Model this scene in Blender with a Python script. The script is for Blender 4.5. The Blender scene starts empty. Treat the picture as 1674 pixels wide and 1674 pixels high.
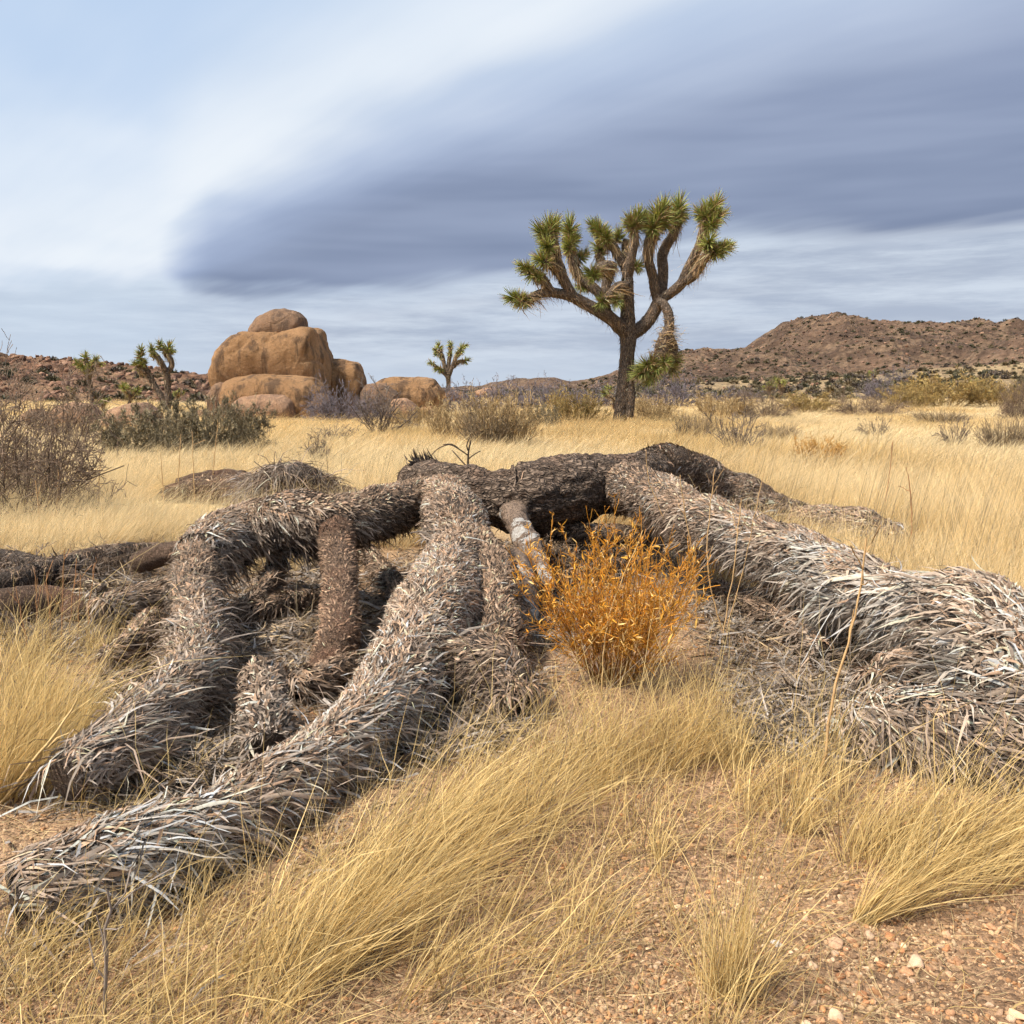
import bpy, math
import numpy as np
from mathutils import Matrix, Vector, Quaternion

scene = bpy.context.scene
R = math.radians
pi = math.pi

# ------------------------------------------------------------------ camera
CAM_H = 1.45
FPX = 1541.0                      # focal length in pixels of the 1674 px photograph
PITCH = math.atan(197.0 / FPX)    # horizon a little above the middle
cam_d = bpy.data.cameras.new("camera")
cam_d.sensor_width = 36.0
cam_d.lens = 36.0 * FPX / 1674.0
cam_d.clip_start = 0.05
cam_d.clip_end = 20000
cam = bpy.data.objects.new("camera", cam_d)
cam.location = (0, 0, CAM_H)
cam.rotation_euler = (pi / 2 - PITCH, 0, 0)
scene.collection.objects.link(cam)
scene.camera = cam

def ray(u, v):
    x = (u - 837.0) / FPX
    zc = -(v - 837.0) / FPX
    cp, sp = math.cos(PITCH), math.sin(PITCH)
    return np.array([x, cp + zc * sp, -sp + zc * cp])
def azel(u, v):
    d = ray(u, v)
    return math.degrees(math.atan2(d[0], d[1])), math.degrees(math.atan2(d[2], math.hypot(d[0], d[1])))
def PZ(u, v, z):                  # where the sight line meets height z
    d = ray(u, v); t = (z - CAM_H) / d[2]
    return np.array([d[0] * t, d[1] * t, z])
def PY(u, v, y):                  # where the sight line meets distance y
    d = ray(u, v); t = y / d[1]
    return np.array([d[0] * t, y, CAM_H + d[2] * t])

# ------------------------------------------------------------------ light and exposure
SUN_AZ, SUN_EL = R(-118), R(55)    # sun through thin cloud, high on the left and a little behind the camera
EXPOSURE = 1.8
scene.view_settings.view_transform = 'Standard'
scene.view_settings.look = 'None'
scene.view_settings.gamma = 1.0
scene.view_settings.exposure = EXPOSURE
scene.view_settings.use_curve_mapping = False
scene.cycles.use_denoising = True
scene.cycles.use_adaptive_sampling = True
scene.cycles.adaptive_threshold = 0.025
scene.cycles.adaptive_min_samples = 12
scene.cycles.max_bounces = 5
scene.cycles.diffuse_bounces = 3
scene.cycles.transparent_max_bounces = 4

sun_d = bpy.data.lights.new("sun", 'SUN')
sun_d.energy = 2.3
sun_d.angle = R(11)
sun_d.color = (1.0, 0.91, 0.78)
sun = bpy.data.objects.new("sun", sun_d)
sdir = Vector((math.sin(SUN_AZ) * math.cos(SUN_EL), math.cos(SUN_AZ) * math.cos(SUN_EL), math.sin(SUN_EL)))
sun.rotation_euler = sdir.to_track_quat('Z', 'Y').to_euler()
scene.collection.objects.link(sun)

world = bpy.data.worlds.new("World")
scene.world = world
world.use_nodes = True
world.cycles.sampling_method = 'MANUAL'
world.cycles.sample_map_resolution = 256

class NT:
    """small helper for building node trees"""
    def __init__(s, tree): s.t = tree; s.n = tree.nodes; s.l = tree.links
    def new(s, typ, **kw):
        n = s.n.new(typ)
        for k, v in kw.items(): setattr(n, k, v)
        return n
    def put(s, sock, v):
        if hasattr(v, 'is_linked') or hasattr(v, 'links'): s.l.new(v, sock)
        elif isinstance(v, (tuple, list)) and len(v) == 3 and sock.type == 'RGBA': sock.default_value = (*v, 1)
        else: sock.default_value = v
    def math(s, op, a, b=None, c=None, clamp=False):
        n = s.new('ShaderNodeMath', operation=op, use_clamp=clamp)
        s.put(n.inputs[0], a)
        if b is not None: s.put(n.inputs[1], b)
        if c is not None: s.put(n.inputs[2], c)
        return n.outputs[0]
    def smooth(s, x, a, b):
        n = s.new('ShaderNodeMapRange', interpolation_type='SMOOTHSTEP')
        s.put(n.inputs[0], x); n.inputs[1].default_value = a; n.inputs[2].default_value = b
        return n.outputs[0]
    def remap(s, x, a, b, c, d):
        n = s.new('ShaderNodeMapRange')
        s.put(n.inputs[0], x); n.inputs[1].default_value = a; n.inputs[2].default_value = b
        n.inputs[3].default_value = c; n.inputs[4].default_value = d
        return n.outputs[0]
    def mix(s, f, a, b, blend='MIX'):
        n = s.new('ShaderNodeMix', data_type='RGBA', blend_type=blend)
        s.put(n.inputs[0], f); s.put(n.inputs[6], a); s.put(n.inputs[7], b)
        return n.outputs[2]
    def noise(s, vec, scale, detail=4.0, rough=0.55, dist=0.0):
        n = s.new('ShaderNodeTexNoise')
        if vec is not None: s.l.new(vec, n.inputs['Vector'])
        n.inputs['Scale'].default_value = scale; n.inputs['Detail'].default_value = detail
        n.inputs['Roughness'].default_value = rough; n.inputs['Distortion'].default_value = dist
        return n.outputs[0]
    def comb(s, x, y, z):
        n = s.new('ShaderNodeCombineXYZ')
        s.put(n.inputs[0], x); s.put(n.inputs[1], y); s.put(n.inputs[2], z)
        return n.outputs[0]
    def ramp(s, x, stops, interp='LINEAR'):
        n = s.new('ShaderNodeValToRGB'); cr = n.color_ramp; cr.interpolation = interp
        while len(cr.elements) < len(stops): cr.elements.new(0.5)
        for e, (p, c) in zip(cr.elements, stops):
            e.position = p; e.color = (*c, 1) if isinstance(c, (tuple, list)) else (c, c, c, 1)
        s.put(n.inputs[0], x)
        return n.outputs[0]

def build_sky():
    t = NT(world.node_tree); t.n.clear()
    out = t.new('ShaderNodeOutputWorld'); bg = t.new('ShaderNodeBackground')
    t.l.new(bg.outputs[0], out.inputs[0])
    STR = 0.1
    bg.inputs[1].default_value = STR
    sky = t.new('ShaderNodeTexSky', sky_type='NISHITA')
    sky.sun_disc = False; sky.sun_elevation = SUN_EL; sky.sun_rotation = SUN_AZ
    sky.altitude = 1200; sky.air_density = 1.0; sky.dust_density = 0.6; sky.ozone_density = 1.5
    tc = t.new('ShaderNodeTexCoord')
    sep = t.new('ShaderNodeSeparateXYZ'); t.l.new(tc.outputs['Generated'], sep.inputs[0])
    x, y, z = sep.outputs
    az = t.math('MULTIPLY', t.math('ARCTAN2', x, y), 180 / pi)
    el = t.math('MULTIPLY', t.math('ARCSINE', z), 180 / pi)
    # cloud-deck coordinates: the flat layer overhead seen in perspective
    zz = t.math('ADD', t.math('MAXIMUM', z, 0.0), 0.10)
    cx = t.math('DIVIDE', x, zz); cy = t.math('DIVIDE', y, zz)
    deck = t.comb(cx, cy, 0.0)
    n_big = t.noise(deck, 0.9, 2, 0.5)
    su = t.math('SUBTRACT', t.math('MULTIPLY', cx, 0.66), t.math('MULTIPLY', cy, 0.75))
    sv = t.math('ADD', t.math('MULTIPLY', cx, 0.75), t.math('MULTIPLY', cy, 0.66))
    n_fine = t.noise(t.comb(t.math('MULTIPLY', su, 0.28), t.math('MULTIPLY', sv, 1.25), 0.0), 1.6, 4, 0.58)
    wob = t.math('MULTIPLY', t.math('SUBTRACT', n_big, 0.5), 5.0)
    wob2 = t.math('MULTIPLY', t.math('SUBTRACT', n_fine, 0.5), 3.0)
    elw = t.math('ADD', t.math('ADD', el, wob), wob2)
    def curve(pts):                                   # elevation (deg) as a function of azimuth (deg)
        a = t.math('DIVIDE', t.math('ADD', az, 60.0), 120.0, clamp=True)
        st = []
        for (u, v) in pts:
            A, E = azel(u, v); st.append((max(0, min(1, (A + 60) / 120)), (E + 20) / 60))
        r = t.ramp(a, st, 'EASE' if False else 'LINEAR')
        return t.math('SUBTRACT', t.math('MULTIPLY', r, 60.0), 20.0)
    top = curve([(-700, 520), (100, 470), (255, 440), (300, 375), (345, 328), (450, 280), (600, 215), (760, 158), (920, 110), (1100, 50), (1300, -20), (1674, -150), (2300, -320)])
    bot = curve([(-700, 520), (255, 440), (310, 492), (400, 512), (520, 505), (650, 492), (800, 466), (950, 435), (1150, 405), (1350, 385), (1674, 350), (2300, 330)])
    d = t.math('SUBTRACT', elw, top)                 # degrees above the upper edge of the dark cloud
    # the edge is crisp at the nose of the cloud and softer to the right
    soft = t.remap(az, -20, 20, 1.9, 5.5)
    q = t.math('DIVIDE', d, soft)
    under = t.smooth(q, 1.0, -1.3)
    over = t.smooth(t.math('SUBTRACT', elw, bot), -1.2, 1.6)
    dark = t.math('MULTIPLY', under, over)
    # brightness inside the dark cloud
    depth = t.smooth(d, -0.3, -5.5)
    streak = t.noise(t.comb(t.math('MULTIPLY', az, 0.035), t.math('MULTIPLY', el, 0.33), 1.7), 1.0, 3, 0.6)
    streak2 = t.noise(t.comb(t.math('MULTIPLY', az, 0.09), t.math('MULTIPLY', el, 0.75), 5.3), 1.0, 6, 0.66)
    k = 0.5 ** EXPOSURE / STR
    def C(r, g, b): return (r * k, g * k, b * k)
    core = t.smooth(el, 21.0, 8.0)
    darkc = t.mix(t.smooth(streak, 0.25, 0.80), C(0.30, 0.365, 0.53), C(0.40, 0.47, 0.635))
    darkc = t.mix(t.math('MULTIPLY', core, 0.95), darkc, t.mix(t.smooth(streak, 0.30, 0.75), C(0.185, 0.235, 0.36), C(0.30, 0.36, 0.505)))
    darkc = t.mix(t.math('MULTIPLY', depth, 0.92), C(0.40, 0.49, 0.69), darkc)
    bright = t.mix(t.smooth(t.math('ADD', t.math('MULTIPLY', n_fine, .5), t.math('MULTIPLY', n_big, .5)), 0.33, 0.66), C(0.58, 0.70, 0.865), C(0.82, 0.885, 0.965))
    blue = t.mix(0.55, C(0.42, 0.58, 0.80), sky.outputs[0])
    blue = t.mix(0.85, blue, C(0.47, 0.61, 0.82))
    fblue = t.math('MULTIPLY', t.math('MULTIPLY', t.smooth(d, 2.0, 11.0), t.smooth(n_big, 0.95, 0.25)), 0.75)
    bright = t.mix(t.math('MULTIPLY', fblue, 1.0), bright, blue)
    rim = t.math('MULTIPLY', t.smooth(d, -0.3, 1.8), t.smooth(d, 7.5, 2.2))
    bright = t.mix(t.math('MULTIPLY', rim, 0.36), bright, C(0.92, 0.955, 0.99))
    # low sky under the deck: layered grey streaks towards the horizon
    low = t.smooth(t.math('SUBTRACT', elw, bot), 1.0, -1.0)
    lowc = t.mix(t.smooth(streak2, 0.33, 0.70), C(0.40, 0.465, 0.59), C(0.63, 0.705, 0.81))
    lowc = t.mix(t.math('MULTIPLY', t.smooth(az, -13.0, -23.0), 0.6), lowc, C(0.62, 0.73, 0.86))
    lowc = t.mix(t.smooth(el, 3.0, 0.0), lowc, C(0.57, 0.65, 0.765))
    col = t.mix(dark, bright, darkc)
    col = t.mix(t.math('MULTIPLY', low, 0.88), col, lowc)
    t.l.new(col, bg.inputs[0])
build_sky()

# ------------------------------------------------------------------ numpy helpers
_p = np.random.default_rng(7).permutation(256); _p = np.concatenate([_p, _p, _p])
_g = np.random.default_rng(8).normal(size=(256, 3)); _g /= np.linalg.norm(_g, axis=1)[:, None]
def perlin(P):
    P = np.asarray(P, float); I = np.floor(P).astype(int); F = P - I; I &= 255
    U = F * F * F * (F * (F * 6 - 15) + 10); r = 0
    for dx in (0, 1):
        wx = U[..., 0] if dx else 1 - U[..., 0]
        for dy in (0, 1):
            wy = U[..., 1] if dy else 1 - U[..., 1]
            for dz in (0, 1):
                wz = U[..., 2] if dz else 1 - U[..., 2]
                h = _p[_p[_p[(I[..., 0] + dx) & 255] + ((I[..., 1] + dy) & 255)] + ((I[..., 2] + dz) & 255)]
                g = _g[h & 255]
                r = r + wx * wy * wz * (g[..., 0] * (F[..., 0] - dx) + g[..., 1] * (F[..., 1] - dy) + g[..., 2] * (F[..., 2] - dz))
    return r * 1.5
def fbm(P, oct=4, gain=0.5, lac=2.03):
    P = np.asarray(P, float); a = 1.0; s = 0
    for i in range(oct): s = s + a * perlin(P); P = P * lac + 17.3; a *= gain
    return s
def nrm(v): return v / np.maximum(np.linalg.norm(v, axis=-1, keepdims=True), 1e-9)
def xy3(x, y, z=0.0): return np.stack([x, y, np.zeros_like(x) + z], -1)

def ground_z(x, y):
    x = np.asarray(x, float); y = np.asarray(y, float)
    r = np.hypot(x, y)
    near = 0.035 * fbm(xy3(x * 0.9, y * 0.9), 3) + 0.05 * fbm(xy3(x * 0.22, y * 0.22, 3.1), 2)
    far = np.clip((r - 20) / 60, 0, 1) * 0.22 * fbm(xy3(x * 0.03, y * 0.03, 9.0), 2)
    return near + far
def gz(x, y): return float(ground_z(np.array([x]), np.array([y]))[0])
def GP(u, v):                     # sight line meets the ground
    p = PZ(u, v, 0.0)
    for _ in range(3): p = PZ(u, v, gz(p[0], p[1]))
    return p

# ------------------------------------------------------------------ object helpers
def mesh_data(name, V, F, mat=None, col=None, smooth=False):
    me = bpy.data.meshes.new(name)
    V = np.ascontiguousarray(V, dtype=np.float32).reshape(-1, 3); F = np.ascontiguousarray(F, dtype=np.int32)
    k = F.shape[1]
    me.vertices.add(len(V)); me.vertices.foreach_set('co', V.ravel())
    me.loops.add(F.size); me.loops.foreach_set('vertex_index', F.ravel())
    me.polygons.add(len(F)); me.polygons.foreach_set('loop_start', np.arange(0, F.size, k, dtype=np.int32))
    if smooth: me.polygons.foreach_set('use_smooth', np.ones(len(F), dtype=bool))
    me.update(calc_edges=True)
    if col is not None:
        c = np.ones((len(V), 4), np.float32); c[:, :3] = np.asarray(col, np.float32)
        a = me.color_attributes.new('Col', 'FLOAT_COLOR', 'POINT'); a.data.foreach_set('color', c.ravel())
    if mat is not None: me.materials.append(mat)
    return me
def link(name, data, parent=None, loc=None):
    o = bpy.data.objects.new(name, data); scene.collection.objects.link(o)
    if loc is not None: o.location = loc
    if parent is not None: o.parent = parent
    return o
def mobj(name, V, F, mat, parent=None, col=None, smooth=False, loc=None, kind=None):
    """V in world space; the object's origin goes to the parent's place or loc"""
    off = np.zeros(3)
    if parent is not None: off = np.array(world_loc(parent))
    elif loc is not None: off = np.array(loc)
    o = link(name, mesh_data(name, np.asarray(V) - off, F, mat, col, smooth), parent, None if parent is not None else loc)
    if kind: o['kind'] = kind
    return o
def world_loc(o):
    v = Vector((0, 0, 0))
    while o is not None: v = v + o.location; o = o.parent
    return v
def tag(o, label, cat, group=None):
    o['label'] = label; o['category'] = cat
    if group: o['group'] = group
    return o
def empty(name, loc, label, cat, group=None):
    o = bpy.data.objects.new(name, None); o.empty_display_size = 0.1
    scene.collection.objects.link(o); o.location = loc
    return tag(o, label, cat, group)
def copy_tree(o, parent=None):
    c = o.copy(); scene.collection.objects.link(c); c.parent = parent
    for ch in list(o.children): copy_tree(ch, c)
    return c

def ribbons(P, D, S, L, W, bend, k=4, prof=None, col=None, colt=None, fold=0.0, wig=None, fix=None):
    """flat curved strips: N bases P, start directions D, width directions S, lengths L, widths W, bend vectors"""
    N = len(P); prof = np.asarray(prof if prof is not None else np.linspace(1, 0.06, k + 1))
    pos = P.copy(); pts = [pos]; 
    for j in range(k):
        s = (j + 0.5) / k
        d = nrm(D + bend * (s * 1.6) + (wig[:, j] if wig is not None else 0))
        pos = pos + d * (L / k)[:, None]; pts.append(pos)
    pts = np.stack(pts, 1)                                   # N,k+1,3
    if fix is not None: pts = fix(pts)
    w = 0.5 * W[:, None] * prof[None, :]
    A = pts - S[:, None, :] * w[..., None]; B = pts + S[:, None, :] * w[..., None]
    if fold > 0:
        n = np.cross(D, S)
        M = pts - n[:, None, :] * (w * fold)[..., None]
        V = np.stack([A, M, B], 2); m = 3
    else:
        V = np.stack([A, B], 2); m = 2
    V = V.reshape(-1, 3)
    base = (np.arange(N) * (k + 1) * m)[:, None, None] + (np.arange(k) * m)[None, :, None]
    q = [np.concatenate([base + i, base + i + 1, base + i + 1 + m, base + i + m], 2) for i in range(m - 1)]
    F = np.concatenate([x.reshape(-1, 4) for x in q])
    if col is None: return V, F, None
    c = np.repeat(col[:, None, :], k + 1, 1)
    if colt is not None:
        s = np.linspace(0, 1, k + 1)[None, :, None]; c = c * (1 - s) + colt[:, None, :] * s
    c = np.repeat(c[:, :, None, :], m, 2).reshape(-1, 3)
    return V, F, c

def polytubes(P, Rr, sides=3, col=None):
    """P N,k,3 polylines; Rr N,k radii -> thin prisms"""
    N, k, _ = P.shape
    T = np.gradient(P, axis=1); T = nrm(T)
    ref = np.where(np.abs(T[..., 2:3]) > 0.9, np.array([1.0, 0, 0]), np.array([0, 0, 1.0]))
    A = nrm(np.cross(T, ref)); B = np.cross(T, A)
    th = np.arange(sides) * 2 * pi / sides
    V = P[:, :, None, :] + Rr[:, :, None, None] * (np.cos(th)[None, None, :, None] * A[:, :, None, :] + np.sin(th)[None, None, :, None] * B[:, :, None, :])
    base = (np.arange(N) * k * sides)[:, None, None] + (np.arange(k - 1) * sides)[None, :, None]
    i = np.arange(sides)[None, None, :]; j = (np.arange(sides) + 1) % sides; j = j[None, None, :]
    F = np.stack([base + i, base + j, base + j + sides, base + i + sides], -1).reshape(-1, 4)
    c = None
    if col is not None: c = np.repeat(col, k * sides, 0)
    return V.reshape(-1, 3), F, c

def join(parts):
    V = []; F = []; C = []; n = 0
    for (v, f, c) in parts:
        V.append(v); F.append(f + n); n += len(v)
        C.append(c if c is not None else np.ones((len(v), 3)))
    return np.concatenate(V), np.concatenate(F), np.concatenate(C)

def spline(J, step):
    """Catmull-Rom through rows of J (x,y,z,r), resampled at about step"""
    J = np.asarray(J, float); K = np.vstack([2 * J[0] - J[1], J, 2 * J[-1] - J[-2]]); K[0, 3] = J[0, 3]; K[-1, 3] = J[-1, 3]
    out = []
    for i in range(1, len(K) - 2):
        n = max(2, int(np.linalg.norm(K[i + 1, :3] - K[i, :3]) / step)); t = np.linspace(0, 1, n, endpoint=False)[:, None]
        a, b, c, d = K[i - 1], K[i], K[i + 1], K[i + 2]
        out.append(0.5 * (2 * b + (c - a) * t + (2 * a - 5 * b + 4 * c - d) * t * t + (3 * b - a - 3 * c + d) * t ** 3))
    out.append(J[-1:]); return np.vstack(out)

def sweep(J, step=0.03, sides=20, amp=0.08, freq=6.0, stretch=3.0, seed=0.0, cap0=True, cap1=True, rvar=0.0):
    S = spline(J, step); C = S[:, :3]; r = np.maximum(S[:, 3], 1e-3)
    if rvar:
        q0 = np.concatenate([[0], np.cumsum(np.linalg.norm(np.diff(C, axis=0), axis=1))])
        r = r * (1 + rvar * perlin(np.stack([q0 * 2.6, 0 * q0 + seed * 1.37, 0 * q0], -1)) + .6 * rvar * perlin(np.stack([q0 * 7.1, 0 * q0 + seed * 2.1, 0 * q0 + 3], -1)))
        C = C + np.stack([perlin(np.stack([q0 * 3.3, 0 * q0 + seed * 1.9 + 7 * a, 0 * q0 + 5], -1)) for a in range(3)], -1) * (rvar * 1.1 * r)[:, None] * np.array([1, 1, .7])
    T = nrm(np.gradient(C, axis=0))
    N = np.zeros_like(T); n = np.cross(T[0], [0, 0, 1.0])
    if np.linalg.norm(n) < 0.1: n = np.array([1.0, 0, 0])
    for i in range(len(T)):
        n = n - T[i] * np.dot(n, T[i]); n /= np.linalg.norm(n); N[i] = n
    B = np.cross(T, N)
    s = np.concatenate([[0], np.cumsum(np.linalg.norm(np.diff(C, axis=0), axis=1))])
    fr = dict(C=C, T=T, N=N, B=B, r=r, s=s, L=s[-1])
    th = np.arange(sides) * 2 * pi / sides
    D = np.cos(th)[None, :, None] * N[:, None, :] + np.sin(th)[None, :, None] * B[:, None, :]
    q = C[:, None, :] + D * r[:, None, None]
    loc = np.stack([np.cos(th)[None, :] * r[:, None] * freq + 0 * s[:, None], np.sin(th)[None, :] * r[:, None] * freq + 0 * s[:, None], (s[:, None] + 0 * th[None, :]) * freq / stretch], -1) + seed
    h = fbm(loc, 3) * 0.6 + (1 - 2 * np.abs(perlin(loc * 1.9 + 4))) * 0.4
    V = q + D * (r[:, None] * amp * h)[..., None]
    if cap0:
        e = [C[0] + (V[0] - C[0]) * 0.75 - T[0] * r[0] * 0.12, C[0] + (V[0] - C[0]) * 0.02 - T[0] * r[0] * 0.16]
        V = np.concatenate([np.stack(e[::-1]), V])
    if cap1:
        e = [C[-1] + (V[-1] - C[-1]) * 0.75 + T[-1] * r[-1] * 0.12, C[-1] + (V[-1] - C[-1]) * 0.02 + T[-1] * r[-1] * 0.16]
        V = np.concatenate([V, np.stack(e)])
    m = len(V); i = np.arange(m - 1)[:, None] * sides; a = np.arange(sides)[None, :]; b = (a + 1) % sides
    F = np.stack([i + a, i + b, i + b + sides, i + a + sides], -1).reshape(-1, 4)
    return V.reshape(-1, 3), F, fr

def thatch(fr, n, rng, t0=0.0, t1=1.0, len0=0.1, len1=0.2, wid=0.014, back=0.9, lift=0.3, droop=0.5, topshort=0.6, rnd=0.3,
           c0=(0.3, 0.25, 0.22), c1=(0.45, 0.43, 0.42), k=4, fold=0.35, wigk=0.12, cvar=0.42, stub=(0.36, 0.25, 0.18), thmin=None, raw=False):
    m = len(fr['C']); t = t0 + (t1 - t0) * rng.random(n); fi = t * (m - 1); i = np.clip(fi.astype(int), 0, m - 2); f = (fi - i)[:, None]
    g = lambda a: a[i] * (1 - f) + a[i + 1] * f
    C, T, N, B = g(fr['C']), nrm(g(fr['T'])), g(fr['N']), g(fr['B']); r = (fr['r'][i] * (1 - f[:, 0]) + fr['r'][i + 1] * f[:, 0])
    th = rng.random(n) * 2 * pi
    nn = nrm(np.cos(th)[:, None] * N + np.sin(th)[:, None] * B); up = nn[:, 2]
    P = C + nn * (r * 0.97)[:, None]
    L = (len0 + (len1 - len0) * t) * np.exp(rng.normal(0, 0.35, n)); top = np.clip((up - 0.15) / 0.6, 0, 1)
    cl = fbm(P * 6.0 + 3.3, 2); L = L * np.clip(1 + 0.8 * cl, .45, 1.7) * np.where(fbm(P * 3.4 + 1.7, 2) < -.42, .4, 1.0)
    L *= 1 - top * (1 - topshort) * (rng.random(n) < 0.8)
    L *= 1 + 0.5 * np.clip(-up, 0, 1)
    D = nrm(-T * back + nn * lift + rng.normal(0, rnd, (n, 3)) + np.array([0, 0, -0.25]) * (1 - top)[:, None])
    D[:, 2] = np.minimum(D[:, 2], 0.22 + 0.25 * (rng.random(n) < .08)); D = nrm(D)
    bend = np.array([0, 0, -1.0]) * (droop * (0.5 + rng.random(n)))[:, None] - nn * (0.22 + 0.2 * top)[:, None] + rng.normal(0, 0.3, (n, 3))
    S = nrm(np.cross(D, nn) + rng.normal(0, 0.35, (n, 3)))
    W = wid * 0.66 * np.exp(rng.normal(0, 0.3, n))
    mixv = np.clip(t + rng.normal(0, 0.2, n), 0, 1)[:, None]
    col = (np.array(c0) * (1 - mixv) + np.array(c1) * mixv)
    st = ((rng.random(n) < 0.55 * top) & (L < 0.14))[:, None]
    col = np.where(st, np.array(stub), col)
    bro = np.clip(.5 - 1.6 * fbm(P * 3.1 + 9.1, 2), 0, 1)[:, None] * .6
    col = col * (1 - bro) + col.mean(1, keepdims=True) * np.array([1.02, .76, .58]) * bro
    col = col * np.array([1.05, .97, .875]) * np.exp(rng.normal(-.06, cvar, (n, 1))) * (1 + rng.normal(0, 0.004, (n, 3)))
    col = np.clip(col, 0.02, 0.44)
    wig = rng.normal(0, wigk, (n, k, 3))
    if raw: return dict(P=P, D=D, S=S, L=L, W=W, bend=bend, col=col, up=up)
    prof = np.interp(np.linspace(0, 1, k + 1), [0, 0.15, 0.6, 1], [1.0, 1.0, 0.75, 0.1])
    Cc, Rc = fr['C'], fr['r']
    def out(pts):                       # keep every leaf outside the limb it grows on
        q = pts.reshape(-1, 3); res = np.empty_like(q)
        for a in range(0, len(q), 6000):
            z = q[a:a + 6000]; d = ((z[:, None, :] - Cc[None]) ** 2).sum(-1); j = d.argmin(1); v = z - Cc[j]; l = np.linalg.norm(v, axis=1); need = Rc[j] * 1.0 + off[a:a + 6000]
            res[a:a + 6000] = np.where((l < need)[:, None], Cc[j] + v / np.maximum(l, 1e-4)[:, None] * need[:, None], z)
        return res.reshape(pts.shape)
    off = (np.linspace(0.0, 1.0, k + 1)[None, :] * (.006 + .016 * rng.random(n))[:, None]).ravel()
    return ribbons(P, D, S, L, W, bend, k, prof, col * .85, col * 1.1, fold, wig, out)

# ------------------------------------------------------------------ materials
def material(name):
    m = bpy.data.materials.new(name); m.use_nodes = True
    t = NT(m.node_tree); b = t.n.get('Principled BSDF')
    b.inputs['Specular IOR Level'].default_value = 0.2
    return m, t, b
def col_material(name, rough=0.8, var=0.25, scale=30.0, transl=0.0, objrand=0.0, spec=0.15, aniso=None, tcol=(1, 1, 1)):
    """colour from the piece's own 'Col' attribute with fine mottling; optional light through thin blades"""
    m, t, b = material(name)
    at = t.new('ShaderNodeAttribute', attribute_name='Col')
    tc = t.new('ShaderNodeTexCoord')
    n = t.noise(tc.outputs['Object'], scale, 3, 0.6)
    c = t.mix(1.0, at.outputs['Color'], t.ramp(n, [(0.3, 1 - var), (0.7, 1 + var)]), 'MULTIPLY')
    if objrand:
        oi = t.new('ShaderNodeObjectInfo')
        c = t.mix(1.0, c, t.ramp(oi.outputs['Random'], [(0, 1 - objrand), (1, 1 + objrand)]), 'MULTIPLY')
    t.l.new(c, b.inputs['Base Color']); b.inputs['Roughness'].default_value = rough
    b.inputs['Specular IOR Level'].default_value = spec
    if transl:
        tr = t.new('ShaderNodeBsdfTranslucent'); t.l.new(c, tr.inputs[0])
        mx = t.new('ShaderNodeMixShader'); mx.inputs[0].default_value = transl
        t.l.new(b.outputs[0], mx.inputs[1]); t.l.new(tr.outputs[0], mx.inputs[2])
        t.l.new(mx.outputs[0], t.n['Material Output'].inputs[0])
    return m
def bump(t, b, h, strength=0.5, dist=0.02):
    n = t.new('ShaderNodeBump'); n.inputs['Strength'].default_value = strength; n.inputs['Distance'].default_value = dist
    t.l.new(h, n.inputs['Height']); t.l.new(n.outputs[0], b.inputs['Normal'])

M = {}
M['leaf'] = col_material('dead_leaf', 0.75, 0.22, 45)
M['leaf_piece'] = col_material('dead_leaf_single', 0.75, 0.2, 45, objrand=0.3)
M['grass'] = col_material('dry_grass', 0.6, 0.15, 8, transl=0.4)
M['field_grass'] = col_material('field_grass', 0.75, 0.10, 3, transl=0.5, objrand=0.2)
M['twig'] = col_material('twig', 0.85, 0.25, 20)
M['orange'] = col_material('orange_leaf', 0.65, 0.2, 30, transl=0.3)
M['orange_piece'] = col_material('orange_leaf_single', 0.65, 0.2, 30, transl=0.3, objrand=0.3)
M['needle'] = col_material('yucca_needle', 0.55, 0.15, 10, objrand=0.18, spec=0.3)
M['stone'] = col_material('stone_chip', 0.85, 0.35, 35, objrand=0.35)

def bark_material(name, dark, light, red, scale=14, stretch=(1, 1, 1), bstr=0.8, bdist=0.02, crack=0.6):
    m, t, b = material(name)
    tc = t.new('ShaderNodeTexCoord')
    mp = t.new('ShaderNodeMapping'); mp.inputs['Scale'].default_value = stretch; t.l.new(tc.outputs['Object'], mp.inputs[0])
    v = t.new('ShaderNodeTexVoronoi', feature='DISTANCE_TO_EDGE'); v.inputs['Scale'].default_value = scale
    wv = t.new('ShaderNodeVectorMath', operation='ADD'); t.l.new(mp.outputs[0], wv.inputs[0])
    ns = t.new('ShaderNodeTexNoise'); ns.inputs['Scale'].default_value = scale * 0.6; t.l.new(mp.outputs[0], ns.inputs['Vector'])
    sc = t.new('ShaderNodeVectorMath', operation='SCALE'); sc.inputs[3].default_value = 0.3; t.l.new(ns.outputs[1], sc.inputs[0])
    t.l.new(sc.outputs[0], wv.inputs[1]); t.l.new(wv.outputs[0], v.inputs['Vector'])
    n1 = t.noise(mp.outputs[0], scale * 2.2, 5, 0.62)
    n2 = t.noise(tc.outputs['Object'], 2.2, 3, 0.6)
    edge = t.smooth(v.outputs['Distance'], 0.0, 0.22)
    h = t.math('ADD', t.math('MULTIPLY', edge, 0.7), t.math('MULTIPLY', n1, 0.6))
    c = t.mix(t.smooth(n1, 0.35, 0.7), dark, light)
    c = t.mix(t.smooth(n2, 0.45, 0.7), c, t.mix(0.6, c, red))
    c = t.mix(t.math('MULTIPLY', t.math('SUBTRACT', 1.0, edge), crack), c, tuple(x * 0.5 for x in dark))
    t.l.new(c, b.inputs['Base Color']); b.inputs['Roughness'].default_value = 0.9
    bump(t, b, h, bstr, bdist)
    return m
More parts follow.
